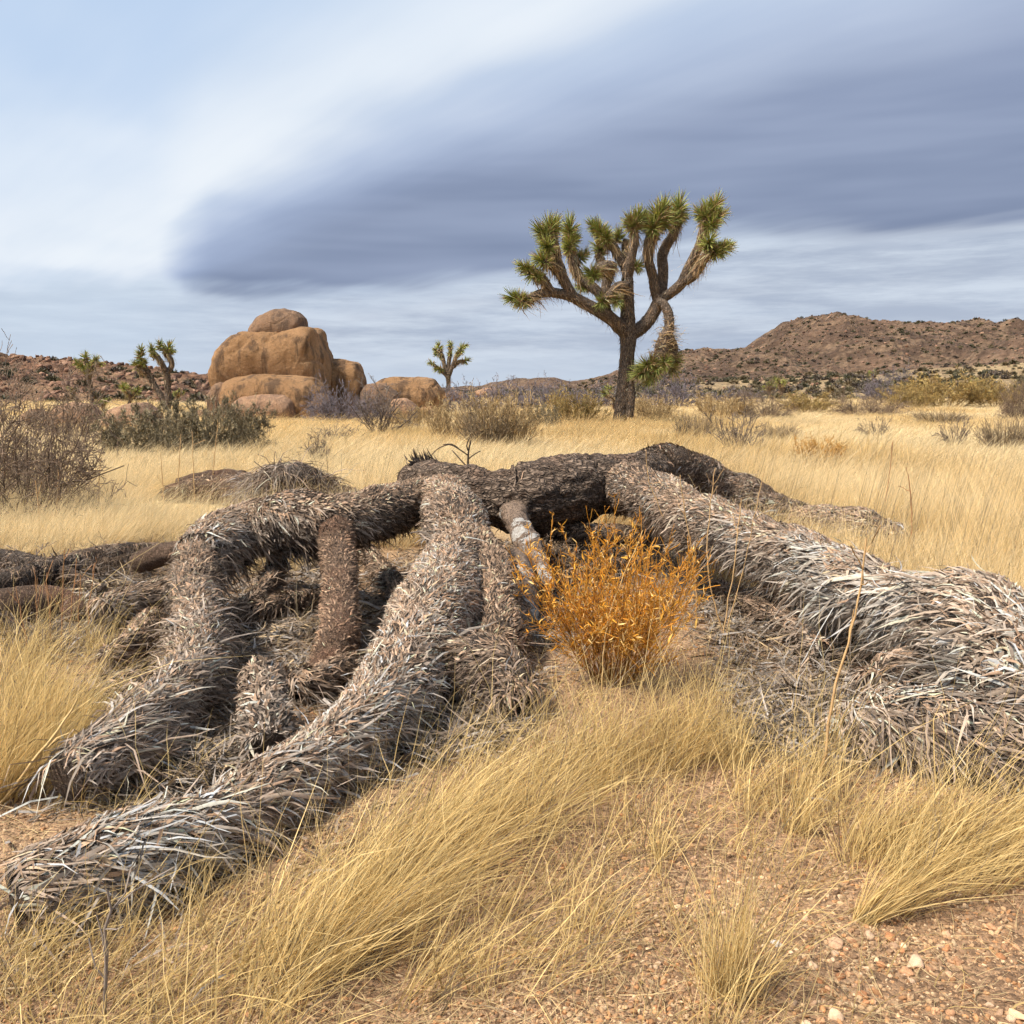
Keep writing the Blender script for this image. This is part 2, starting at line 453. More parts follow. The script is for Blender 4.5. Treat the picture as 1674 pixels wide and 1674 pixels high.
M['bark'] = bark_material('fallen_bark', (0.085, 0.060, 0.045), (0.29, 0.215, 0.16), (0.27, 0.165, 0.11), 19, (0.42, 1, 1), 0.9, 0.035, 0.75)
M['bark_brown'] = bark_material('brown_bark', (0.11, 0.07, 0.048), (0.30, 0.20, 0.14), (0.30, 0.15, 0.09), 34, (1, 1, 1), 1.0, 0.02)
M['under'] = bark_material('leaf_base_bark', (0.075, 0.056, 0.044), (0.22, 0.172, 0.138), (0.23, 0.15, 0.105), 40, (1, 1, 1), 1.0, 0.02)
M['tree_bark'] = bark_material('joshua_bark', (0.095, 0.071, 0.054), (0.265, 0.205, 0.156), (0.215, 0.145, 0.10), 12, (1, 1, 0.45), 1.0, 0.07, 0.55)
def bare_wood():
    m, t, b = material('bare_white_wood')
    tc = t.new('ShaderNodeTexCoord')
    n = t.noise(tc.outputs['Object'], 4.2, 4, 0.6, 0.4)
    n2 = t.noise(tc.outputs['Object'], 60, 4, 0.6)
    w = t.mix(t.smooth(n2, 0.3, 0.7), (0.22, 0.20, 0.18), (0.36, 0.345, 0.325))
    k = t.mix(t.smooth(n2, 0.35, 0.65), (0.060, 0.042, 0.032), (0.21, 0.15, 0.11))
    f = t.smooth(t.math('ADD', n, t.math('MULTIPLY', n2, 0.12)), 0.57, 0.63)
    t.l.new(t.mix(f, k, w), b.inputs['Base Color']); b.inputs['Roughness'].default_value = 0.8
    bump(t, b, t.math('SUBTRACT', t.math('MULTIPLY', n2, 0.5), f), 0.7, 0.015)
    return m
M['bare'] = bare_wood()

def rock_material(name, base, lite, dark, scale=1.0, bstr=0.8):
    m, t, b = material(name)
    tc = t.new('ShaderNodeTexCoord'); P = tc.outputs['Object']
    big = t.noise(P, 0.35 * scale, 4, 0.6, 0.3); med = t.noise(P, 1.6 * scale, 6, 0.65); fine = t.noise(P, 18 * scale, 4, 0.7)
    mp = t.new('ShaderNodeMapping'); mp.inputs['Scale'].default_value = (1.4, 1.4, 0.35); t.l.new(P, mp.inputs[0])
    streak = t.noise(mp.outputs[0], 1.3 * scale, 5, 0.65, 0.5)
    c = t.mix(t.smooth(big, 0.35, 0.65), base, lite)
    c = t.mix(t.math('MULTIPLY', t.smooth(streak, 0.47, 0.62), 0.85), c, dark)
    c = t.mix(t.math('MULTIPLY', t.smooth(med, 0.55, 0.75), 0.5), c, tuple(x * 0.55 for x in dark))
    c = t.mix(1.0, c, t.ramp(fine, [(0.25, 0.65), (0.75, 1.32)]), 'MULTIPLY')
    t.l.new(c, b.inputs['Base Color']); b.inputs['Roughness'].default_value = 0.9
    h = t.math('ADD', t.math('MULTIPLY', med, 1.0), t.math('MULTIPLY', fine, 0.25))
    bump(t, b, h, bstr, 0.25)
    return m
M['boulder'] = rock_material('orange_granite', (0.23, 0.128, 0.060), (0.32, 0.187, 0.094), (0.090, 0.055, 0.034))
M['boulder_grey'] = rock_material('weathered_granite', (0.19, 0.115, 0.07), (0.27, 0.165, 0.10), (0.105, 0.07, 0.05))
M['boulder_pale'] = rock_material('pale_granite', (0.29, 0.17, 0.10), (0.36, 0.225, 0.14), (0.18, 0.11, 0.075))

def hill_material(name, a, b_, c_, veg, scale):
    m, t, b = material(name)
    tc = t.new('ShaderNodeTexCoord'); P = tc.outputs['Object']
    n1 = t.noise(P, 0.012 * scale, 6, 0.62, 0.4); n2 = t.noise(P, 0.16 * scale, 6, 0.75); n3 = t.noise(P, 0.05 * scale, 5, 0.7)
    v = t.new('ShaderNodeTexVoronoi'); v.inputs['Scale'].default_value = 0.22 * scale; t.l.new(P, v.inputs['Vector'])
    c = t.mix(t.smooth(n1, 0.40, 0.60), a, b_)
    c = t.mix(t.math('MULTIPLY', t.smooth(n3, 0.45, 0.62), 0.8), c, c_)
    c = t.mix(t.math('MULTIPLY', t.smooth(n2, 0.52, 0.66), 0.6), c, veg)
    c = t.mix(1.0, c, t.ramp(v.outputs['Distance'], [(0.0, 1.25), (1.0, 0.6)]), 'MULTIPLY')
    t.l.new(c, b.inputs['Base Color']); b.inputs['Roughness'].default_value = 0.95
    bump(t, b, t.math('ADD', n2, t.math('MULTIPLY', v.outputs['Distance'], -0.8)), 1.0, 3.0 / scale)
    return m
M['hill'] = hill_material('far_hill', (0.085, 0.053, 0.036), (0.145, 0.090, 0.060), (0.205, 0.135, 0.085), (0.045, 0.033, 0.022), 1.4)
M['hill_left'] = hill_material('rubble_hill', (0.115, 0.060, 0.036), (0.18, 0.095, 0.056), (0.24, 0.15, 0.085), (0.06, 0.042, 0.025), 2.5)
M['scrub_slope'] = hill_material('scrub_slope', (0.26, 0.18, 0.10), (0.33, 0.24, 0.13), (0.40, 0.29, 0.16), (0.07, 0.06, 0.034), 3.0)

def ground_material():
    m, t, b = material('desert_ground')
    geo = t.new('ShaderNodeNewGeometry'); P = geo.outputs['Position']
    n1 = t.noise(P, 0.8, 5, 0.6); n2 = t.noise(P, 7, 6, 0.7); n3 = t.noise(P, 90, 4, 0.7)
    v = t.new('ShaderNodeTexVoronoi'); v.inputs['Scale'].default_value = 70; t.l.new(P, v.inputs['Vector'])
    v2 = t.new('ShaderNodeTexVoronoi'); v2.inputs['Scale'].default_value = 160; t.l.new(P, v2.inputs['Vector'])
    c = t.mix(t.smooth(n1, 0.35, 0.65), (0.20, 0.126, 0.074), (0.295, 0.195, 0.118))
    c = t.mix(t.math('MULTIPLY', t.smooth(n2, 0.5, 0.7), 0.6), c, (0.135, 0.09, 0.056))
    grain = t.mix(t.smooth(v.outputs['Color'], 0.2, 0.8), (0.55, 0.5, 0.48), (1.5, 1.45, 1.4))
    c = t.mix(0.75, c, t.mix(1.0, c, grain, 'MULTIPLY'))
    c = t.mix(1.0, c, t.ramp(n3, [(0.25, 0.7), (0.75, 1.3)]), 'MULTIPLY')
    # grass litter under the field, farther out
    sep = t.new('ShaderNodeSeparateXYZ'); t.l.new(P, sep.inputs[0])
    dist = t.math('POWER', t.math('ADD', t.math('MULTIPLY', sep.outputs[0], sep.outputs[0]), t.math('MULTIPLY', sep.outputs[1], sep.outputs[1])), 0.5)
    straw = t.mix(t.smooth(n1, 0.35, 0.65), (0.50, 0.36, 0.165), (0.60, 0.45, 0.22))
    c = t.mix(t.math('MULTIPLY', t.smooth(dist, 7.0, 14.0), 0.9), c, straw)
    n4 = t.noise(P, 0.06, 5, 0.65)
    c = t.mix(t.math('MULTIPLY', t.math('MULTIPLY', t.smooth(dist, 60.0, 130.0), t.smooth(n4, 0.35, 0.6)), 0.8), c, (0.25, 0.18, 0.10))
    t.l.new(c, b.inputs['Base Color']); b.inputs['Roughness'].default_value = 0.95
    h = t.math('ADD', t.math('MULTIPLY', v.outputs['Distance'], -0.7), t.math('ADD', t.math('MULTIPLY', v2.outputs['Distance'], -0.35), t.math('MULTIPLY', n2, 1.2)))
    bump(t, b, h, 0.9, 0.012)
    return m
M['ground'] = ground_material()

# ------------------------------------------------------------------ ground sheet
def build_ground():
    na, nr = 440, 170
    rr = np.concatenate([[0.0], np.geomspace(0.4, 6000, nr)])
    a = np.arange(na) * 2 * pi / na
    X = rr[:, None] * np.sin(a)[None, :]; Y = rr[:, None] * np.cos(a)[None, :]
    Z = ground_z(X, Y)
    Z[rr > 900] *= 0
    V = np.stack([X, Y, Z], -1).reshape(-1, 3)
    i = np.arange(nr)[:, None] * na; j = np.arange(na)[None, :]; k = (j + 1) % na
    F = np.stack([i + j, i + na + j, i + na + k, i + k], -1).reshape(-1, 4)
    o = mobj('ground', V, F, M['ground'], smooth=True); o['kind'] = 'structure'
build_ground()

# ------------------------------------------------------------------ scatter by geometry nodes (only for what nobody could count)
def scatter(name, pts, rotz, scl, idx, variants, tilt=None):
    """points with their own turn, size and variant; the variants are meshes linked nowhere else"""
    coll = bpy.data.collections.new(name + '_kinds')
    for i, me in enumerate(variants):
        o = bpy.data.objects.new('%s_kind_%02d' % (name, i), me); coll.objects.link(o)
    me = bpy.data.meshes.new(name); me.vertices.add(len(pts)); me.vertices.foreach_set('co', np.asarray(pts, np.float32).ravel())
    rot = np.zeros((len(pts), 3), np.float32); rot[:, 2] = rotz
    if tilt is not None: rot[:, :2] = tilt
    a = me.attributes.new('rot', 'FLOAT_VECTOR', 'POINT'); a.data.foreach_set('vector', rot.ravel())
    scl = np.asarray(scl, np.float32)
    if scl.ndim == 1: scl = np.repeat(scl[:, None], 3, 1)
    a = me.attributes.new('scl', 'FLOAT_VECTOR', 'POINT'); a.data.foreach_set('vector', scl.ravel())
    a = me.attributes.new('idx', 'INT', 'POINT'); a.data.foreach_set('value', np.asarray(idx, np.int32))
    o = link(name, me)
    ng = bpy.data.node_groups.new(name, 'GeometryNodeTree')
    ng.interface.new_socket('Geometry', in_out='INPUT', socket_type='NodeSocketGeometry')
    ng.interface.new_socket('Geometry', in_out='OUTPUT', socket_type='NodeSocketGeometry')
    N, Lk = ng.nodes, ng.links
    gi, go = N.new('NodeGroupInput'), N.new('NodeGroupOutput')
    ci = N.new('GeometryNodeCollectionInfo'); ci.inputs[0].default_value = coll
    ci.inputs['Separate Children'].default_value = True; ci.inputs['Reset Children'].default_value = True
    ip = N.new('GeometryNodeInstanceOnPoints'); ip.inputs['Pick Instance'].default_value = True
    def attr(n, ty):
        x = N.new('GeometryNodeInputNamedAttribute'); x.data_type = ty; x.inputs['Name'].default_value = n
        return x.outputs[0]
    e2r = N.new('FunctionNodeEulerToRotation'); Lk.new(attr('rot', 'FLOAT_VECTOR'), e2r.inputs[0])
    Lk.new(gi.outputs[0], ip.inputs['Points']); Lk.new(ci.outputs[0], ip.inputs['Instance'])
    Lk.new(attr('idx', 'INT'), ip.inputs['Instance Index']); Lk.new(e2r.outputs[0], ip.inputs['Rotation'])
    Lk.new(attr('scl', 'FLOAT_VECTOR'), ip.inputs['Scale']); Lk.new(ip.outputs[0], go.inputs[0])
    mod = o.modifiers.new('scatter', 'NODES'); mod.node_group = ng
    o['kind'] = 'stuff'
    return o

_ico = None
def icosphere(sub):
    t = (1 + 5 ** 0.5) / 2
    V = nrm(np.array([(-1, t, 0), (1, t, 0), (-1, -t, 0), (1, -t, 0), (0, -1, t), (0, 1, t), (0, -1, -t), (0, 1, -t), (t, 0, -1), (t, 0, 1), (-t, 0, -1), (-t, 0, 1)], float))
    F = np.array([(0, 11, 5), (0, 5, 1), (0, 1, 7), (0, 7, 10), (0, 10, 11), (1, 5, 9), (5, 11, 4), (11, 10, 2), (10, 7, 6), (7, 1, 8), (3, 9, 4), (3, 4, 2), (3, 2, 6), (3, 6, 8), (3, 8, 9), (4, 9, 5), (2, 4, 11), (6, 2, 10), (8, 6, 7), (9, 8, 1)])
    for _ in range(sub):
        V = list(map(tuple, V)); mid = {}; F2 = []
        def m(a, b):
            k = (min(a, b), max(a, b))
            if k not in mid:
                p = np.array(V[a]) + np.array(V[b]); V.append(tuple(p / np.linalg.norm(p))); mid[k] = len(V) - 1
            return mid[k]
        for a, b, c in F:
            x, y, z = m(a, b), m(b, c), m(c, a); F2 += [(a, x, z), (b, y, x), (c, z, y), (x, y, z)]
        V = np.array(V); F = np.array(F2)
    return V, F
def stone_mesh(name, seed, sub=1, mat=None, col=(0.3, 0.2, 0.13), amp=0.35, flat=0.65, smooth=False, cuts=6):
    V, F = icosphere(sub); rng = np.random.default_rng(seed)
    for _ in range(cuts):                       # broken faces
        n = nrm(rng.normal(size=3)); d = 0.55 + 0.3 * rng.random(); s = V @ n
        V = V - np.maximum(s - d, 0)[:, None] * n
    V = V * (1 + amp * 0.4 * fbm(V * 1.6 + seed * 3.1, 3))[:, None]
    V = V * np.array([1, 0.6 + 0.35 * rng.random(), flat])
    c = np.array(col) * (1 + 0.25 * fbm(V * 3 + seed, 3))[:, None]
    return mesh_data(name, V, F, mat or M['stone'], c, smooth)

# ------------------------------------------------------------------ hills
def prof(px, dist):
    """ridge line: pixels -> (x, z) at a distance"""
    q = np.array([PY(u, v, dist) for u, v in px]); return q[:, 0], q[:, 2]
def hill(name, px, dist, front, backw, mat, nx, ny, rough, seed, foot=0.0, power=1.3, freq=0.03):
    xs, zs = prof(px, dist)
    X = np.linspace(xs[0], xs[-1], nx); T = np.concatenate([np.linspace(0, 1, ny), 1 + np.linspace(0, 1, ny // 3)[1:]])
    Zr = np.interp(X, xs, zs); k = np.ones(5) / 5
    Zr = np.convolve(np.pad(Zr, 2, 'edge'), k, 'valid')
    Y = np.where(T <= 1, dist - front * (1 - T), dist + backw * (T - 1))
    s = np.where(T <= 1, np.clip(T, 0, 1) ** power, 1 - 0.9 * (T - 1) ** 1.4)
    XX, YY = np.meshgrid(X, Y); ZZ = Zr[None, :] * s[:, None]
    P = np.stack([XX * freq, YY * freq, 0 * XX + seed], -1)
    amp = rough * np.minimum(1, s * 3)[:, None]
    g = fbm(P, 6, 0.55)
    ridge = 1 - 2 * np.abs(fbm(P * np.array([1.0, 0.35, 1]) * 0.5 + 5, 4))
    ZZ = ZZ + amp * (0.6 * g + 0.95 * (ridge - 0.5) * (1 - 0.6 * (T[:, None] > 0.93))) - 1.0
    V = np.stack([XX, YY, ZZ], -1).reshape(-1, 3); n = len(T)
    i = np.arange(n - 1)[:, None] * nx; j = np.arange(nx - 1)[None, :]
    F = np.stack([i + j, i + j + 1, i + nx + j + 1, i + nx + j], -1).reshape(-1, 4)
    o = mobj(name, V, F, mat, smooth=True); o['kind'] = 'structure'
    return X, Y, ZZ, T
# the broad brown mountain on the right
H1 = hill('hill', [(860, 640), (940, 632), (1000, 612), (1060, 590), (1115, 574), (1180, 571), (1232, 556), (1236, 550), (1290, 528), (1310, 517), (1335, 510), (1365, 510), (1390, 519), (1402, 526),
                   (1460, 523), (1500, 530), (1545, 522), (1590, 520), (1640, 525), (1700, 530), (1800, 540), (2000, 560), (2400, 600)], 620, 330, 250, M['hill'], 340, 110, 6.5, 3.3, power=1.5)
# low hills beyond the middle of the plain
hill('hill', [(560, 640), (700, 634), (780, 630), (850, 618), (880, 615), (940, 622), (1000, 611), (1030, 607), (1100, 615), (1200, 628), (1300, 640)], 900, 300, 300, M['hill'], 160, 40, 4.0, 8.1)
# the rubble ridge on the left
H2 = hill('hill', [(-900, 610), (-500, 580), (-200, 585), (-60, 582), (0, 577), (40, 574), (75, 580), (105, 585), (130, 583), (190, 588), (240, 598), (300, 604), (350, 610), (400, 618), (470, 628), (560, 640)], 210, 120, 90, M['hill_left'], 260, 90, 1.6, 5.7, power=0.85, freq=0.09)
# gently rising scrub slope at the foot of the mountain
H3 = hill('slope', [(620, 641), (800, 637), (1000, 632), (1150, 618), (1300, 612), (1450, 604), (1600, 592), (1750, 585), (2100, 580), (2500, 590)], 330, 190, 200, M['scrub_slope'], 180, 60, 0.8, 2.2, power=1.4, freq=0.05)

def on_hill(H, n, rng, t0, t1, xr=None):
    X, Y, Z, T = H
    x = rng.uniform(*(xr or (X[0], X[-1])), n); t = rng.uniform(t0, t1, n)
    i = np.clip(np.searchsorted(T, t), 0, len(T) - 1); j = np.clip(np.searchsorted(X, x), 0, len(X) - 1)
    return np.stack([X[j], Y[i], Z[i, j]], -1)
def scatter_hills():
    rng = np.random.default_rng(11)
    cols = [(0.19, 0.105, 0.068), (0.145, 0.078, 0.05), (0.24, 0.145, 0.095), (0.12, 0.07, 0.05), (0.21, 0.125, 0.085)]
    rocks = [stone_mesh('rubble', 40 + i, 1, M['stone'], cols[i], 0.9, 0.7, False, 12) for i in range(5)]
    p = on_hill(H2, 7500, rng, 0.15, 1.06); n = len(p)
    s = 0.22 + 0.85 * rng.random(n) ** 4
    p[:, 2] += s * 0.15
    p2 = on_hill(H1, 4200, rng, 0.35, 1.03, (60, 420)); s2 = 0.35 + 1.0 * rng.random(len(p2)) ** 4
    p3 = on_hill(H3, 900, rng, 0.1, 1.0, (0, 320)); s3 = 0.4 + 1.0 * rng.random(len(p3)) ** 3
    P = np.vstack([p, p2, p3]); S = np.concatenate([s, s2, s3])
    sc = S[:, None] * (0.7 + 0.6 * rng.random((len(S), 3)))
    o = scatter('hill_rubble', P, rng.uniform(0, 6.28, len(P)), sc, rng.integers(0, 5, len(P)), rocks, tilt=rng.normal(0, 0.3, (len(P), 2)))
    o['label'] = 'reddish rubble boulders strewn over the hillsides'; o['category'] = 'rubble'
    # scrub specks on the slopes
    def speck(i, col):
        r = np.random.default_rng(i); n = 90
        a = r.uniform(0, 2 * pi, n); e = np.arccos(r.random(n)); d = np.stack([np.cos(a) * np.sin(e), np.sin(a) * np.sin(e), np.cos(e) * 0.8], -1)
        P = d * (0.3 + 0.3 * r.random(n))[:, None]
        S = nrm(r.normal(size=(n, 3)))
        c = np.array(col) * np.exp(r.normal(0, 0.3, (n, 1)))
        v, f, cc = ribbons(P, nrm(d + r.normal(0, 0.4, (n, 3))), S, np.full(n, 0.5), np.full(n, 0.22), np.zeros((n, 3)), 1, [1, 0.4], c)
        return mesh_data('speck', v, f, M['needle'], cc)
    sp = [speck(1, (0.07, 0.066, 0.035)), speck(2, (0.105, 0.09, 0.048)), speck(3, (0.085, 0.066, 0.05)), speck(4, (0.15, 0.115, 0.065))]
    p3 = on_hill(H3, 3400, rng, 0.0, 1.0, (-60, 330)); p1 = on_hill(H1, 6500, rng, 0.05, 0.99, (20, 420)); p2 = on_hill(H2, 700, rng, 0.02, 0.95)
    P = np.vstack([p3, p1, p2]); s = np.concatenate([0.7 + 1.6 * rng.random(len(p3)) ** 2, 0.5 + 1.3 * rng.random(len(p1)) ** 3, 0.5 + 0.9 * rng.random(len(p2))])
    o = scatter('hill_scrub', P, rng.uniform(0, 6.28, len(P)), s, rng.integers(0, 4, len(P)), sp)
    o['label'] = 'low dark scrub dotting the slopes and hillsides'; o['category'] = 'scrub'
scatter_hills()

# ------------------------------------------------------------------ boulders
def boulder(px, dist, thick, label, mat, seed, zbase=None, p=2.8, amp=0.022, wide=0.45, group=None, lump=0.04, tuck=0.28):
    q = np.array([PY(u, v, dist) for u, v in px]); x, z = q[:, 0], q[:, 2]
    zb = zbase if zbase is not None else min(z[0], z[-1])
    cx = 0.5 * (x.min() + x.max())
    s = np.concatenate([[0], np.cumsum(np.hypot(np.diff(x), np.diff(z)))]); n = 96
    tt = np.linspace(0, s[-1], n); xs = np.interp(tt, s, x); zs = np.interp(tt, s, z)
    for _ in range(2):
        xs[1:-1] = 0.25 * xs[:-2] + 0.5 * xs[1:-1] + 0.25 * xs[2:]; zs[1:-1] = 0.25 * zs[:-2] + 0.5 * zs[1:-1] + 0.25 * zs[2:]
    m = 67; ph = np.linspace(-pi / 2, pi / 2, m); sy = np.sign(np.sin(ph)) * np.abs(np.sin(ph)) ** 0.9
    k = (1 - np.minimum(np.abs(sy), 1) ** p) ** (1 / p); k = np.maximum(k, 0.01)
    Xg = cx + (xs - cx)[None, :] * (k ** wide)[:, None]; Zg = zb + (zs - zb)[None, :] * k[:, None]; Yg = dist + thick * sy[:, None] + 0 * Xg
    hh = np.clip((Zg - zb) / max(zs.max() - zb, .1), 0, 1); tk = 1 - tuck * (1 - hh) ** 3
    Xg = cx + (Xg - cx) * (1 - (1 - tk) * .35); Yg = dist + (Yg - dist) * tk
    V = np.stack([Xg, Yg, Zg], -1)
    c = np.array([cx, dist, zb + 0.3 * (zs.max() - zb)]); nn = nrm(V - c)
    size = zs.max() - zb
    f = V / max(size, 0.8)
    h = lump * fbm(f * 1.1 + seed, 3) + amp * fbm(f * 3.3 + seed * 2, 5, 0.6) - 0.035 * np.maximum(0, 1 - 26 * np.abs(perlin(f * np.array([0.8, 0.8, 1.5]) + seed * 1.7))) - 0.0 * np.maximum(0, 1 - 14 * np.abs(perlin(f * np.array([1.9, 1.9, 0.9]) + seed * 0.7)))
    V = V + nn * (h * size * np.clip(k, 0.15, 1)[:, None])[..., None]
    loc = (cx, dist, zb)
    i = np.arange(m - 1)[:, None] * n; j = np.arange(n - 1)[None, :]
    F = np.stack([i + j, i + j + 1, i + n + j + 1, i + n + j], -1).reshape(-1, 4)
    o = mobj('boulder', V.reshape(-1, 3), F, mat, loc=loc, smooth=True)
    return tag(o, label, 'boulder', group)
B1, B2, B3 = M['boulder'], M['boulder_grey'], M['boulder_pale']
ROCKS = 'boulders of the granite outcrop'
b2z = PY(440, 546, 48)[2]
boulder([(408, 560), (406, 546), (410, 535), (424, 518), (445, 508), (465, 505), (485, 509), (497, 520), (501, 535), (499, 546), (493, 552), (492, 560)], 47.6, 1.5, 'grey brown dome boulder capping the tall orange boulder', B2, 1.3, zbase=PY(440, 560, 47.6)[2], p=2.6, group=ROCKS)
boulder([(356, 652), (355, 636), (357, 600), (366, 574), (386, 555), (410, 545), (440, 543), (480, 541), (500, 537), (519, 540), (525, 560), (535, 592), (543, 622), (546, 640), (545, 652)], 48, 2.6, 'tall orange granite boulder, largest of the outcrop, under the dome', B1, 2.1, p=5.0, lump=0.05, amp=0.03, tuck=.22, group=ROCKS)
boulder([(366, 690), (367, 640), (372, 626), (395, 617), (430, 612), (480, 614), (515, 617), (530, 634), (538, 655), (538, 690)], 44.9, 1.9, 'wide flat shelf boulder lying against the tall orange boulder', B1, 3.7, p=3.2, tuck=.25, group=ROCKS)
boulder([(376, 692), (378, 664), (396, 648), (430, 644), (465, 645), (482, 655), (488, 675), (488, 692)], 43.5, 1.2, 'low rounded orange boulder in the grass before the shelf boulder', B3, 4.4, group=ROCKS)
boulder([(486, 692), (486, 664), (500, 646), (525, 641), (542, 650), (546, 670), (545, 692)], 44.2, 1.1, 'orange boulder wedged low between shelf boulder and purple shrub', B1, 5.5, group=ROCKS)
boulder([(526, 690), (530, 640), (536, 588), (560, 588), (586, 592), (596, 612), (597, 635), (590, 655), (590, 690)], 49.5, 1.8, 'square shaded boulder leaning right of the tall orange boulder', B1, 6.2, p=3.2, group=ROCKS)
boulder([(585, 680), (596, 648), (620, 624), (642, 616), (680, 616), (710, 620), (726, 640), (724, 665), (722, 680)], 52, 2.0, 'long whaleback boulder at the right end of the outcrop', B1, 7.9, group=ROCKS)
boulder([(588, 680), (592, 640), (602, 628), (626, 627), (650, 642), (656, 660), (656, 680)], 48.5, 1.2, 'small brown boulder tucked before the whaleback boulder', B2, 8.8, group=ROCKS)
boulder([(630, 690), (634, 664), (645, 652), (664, 651), (682, 664), (684, 690)], 46, 0.9, 'small pale boulder below the whaleback boulder', B3, 9.6, group=ROCKS)
boulder([(340, 690), (343, 645), (350, 631), (361, 625), (373, 631), (378, 650), (378, 690)], 44.8, 0.7, 'small upright boulder at the left foot of the shelf boulder', B2, 10.2, group=ROCKS)
boulder([(362, 692), (364, 656), (374, 645), (388, 648), (392, 665), (392, 692)], 43.6, 0.5, 'smallest boulder of the outcrop, beside the upright one', B2, 11.4, group=ROCKS)
boulder([(72, 705), (82, 680), (98, 663), (122, 657), (148, 661), (166, 678), (172, 705)], 36, 1.0, 'low pale dome boulder beneath the leftmost joshua tree', B3, 12.1)
boulder([(160, 712), (170, 684), (186, 668), (215, 660), (240, 658), (258, 672), (266, 712)], 34, 1.1, 'low pale boulder rising behind the olive bush', B3, 13.8)
for i, (u, v, w, h, dist, lb) in enumerate([(700, 684, 40, 20, 47, 'low tan boulder in the grass before the whaleback boulder'), (455, 700, 34, 12, 41, 'small flat rock in the grass below the low orange boulder'), (330, 688, 30, 18, 46, 'small brown rock at the left foot of the outcrop'),
                                            (745, 652, 44, 14, 90, 'distant tan rock under the lone joshua tree'), (800, 646, 50, 12, 150, 'distant orange rock ledge right of the lone joshua tree'), (60, 690, 50, 22, 40, 'pale rock left of the low dome boulder')]):
    boulder([(u - w / 2, v + 4), (u - w * .46, v - h * .55), (u - w * .2, v - h * .95), (u + w * .1, v - h), (u + w * .36, v - h * .7), (u + w / 2, v + 4)], dist, w * dist / FPX * .4, lb, [B1, B3, B2][i % 3], 20.3 + i)

# ------------------------------------------------------------------ the fallen joshua tree
def J(*rows):                                  # (u, v, height, radius) -> x, y, z, r
    return np.array([[*PZ(u, v, z), r] for u, v, z, r in rows])

def leaf_variant(i):
    r = np.random.default_rng(500 + i); k = 7
    P = np.zeros((1, 3)); D = np.array([[1.0, 0, 0.25]]); S = np.array([[0, 1.0, 0]])
    bend = np.array([[0.0, r.normal(0, 0.25), -0.35 - 0.9 * r.random()]])
    pr = np.interp(np.linspace(0, 1, k + 1), [0, 0.1, 0.55, 1], [1.0, 0.9, 0.7, 0.06])
    c = np.array([[0.31, 0.285, 0.26]]) * (0.7 + 0.5 * r.random())
    v, f, cc = ribbons(P, nrm(D), S, np.ones(1), np.full(1, 0.062), bend, k, pr, c, c * 1.1, 0.5, r.normal(0, 0.07, (1, k, 3)))
    return mesh_data('leaf', v, f, M['leaf_piece'], cc, smooth=False)
LEAVES = [leaf_variant(i) for i in range(10)]

def single_leaves(branch, fr, n, rng, root, **kw):
    q = thatch(fr, n * 3, rng, raw=True, **kw)
    keep = np.where((q['up'] > -0.35) & (q['D'][:, 2] < 0.3))[0][:n]
    for i in keep:
        D = q['D'][i]; up = np.array([0, 0, 1.0]); N = nrm(up - D * D[2]); S = np.cross(N, D)
        a = rng.normal(0, 0.3); S2 = S * math.cos(a) + N * math.sin(a); N2 = np.cross(D, S2)
        L = min(0.22, q['L'][i] * 1.2); w = min(L * (0.8 + 0.4 * rng.random()), .26)
        o = bpy.data.objects.new('leaf', LEAVES[int(rng.integers(0, len(LEAVES)))])
        scene.collection.objects.link(o); o.parent = branch
        p = q['P'][i] + 0.012 * N2 - np.array(root)
        o.matrix_basis = Matrix(((D[0] * L, S2[0] * w, N2[0] * L, p[0]), (D[1] * L, S2[1] * w, N2[1] * L, p[1]), (D[2] * L, S2[2] * w, N2[2] * L, p[2]), (0, 0, 0, 1)))

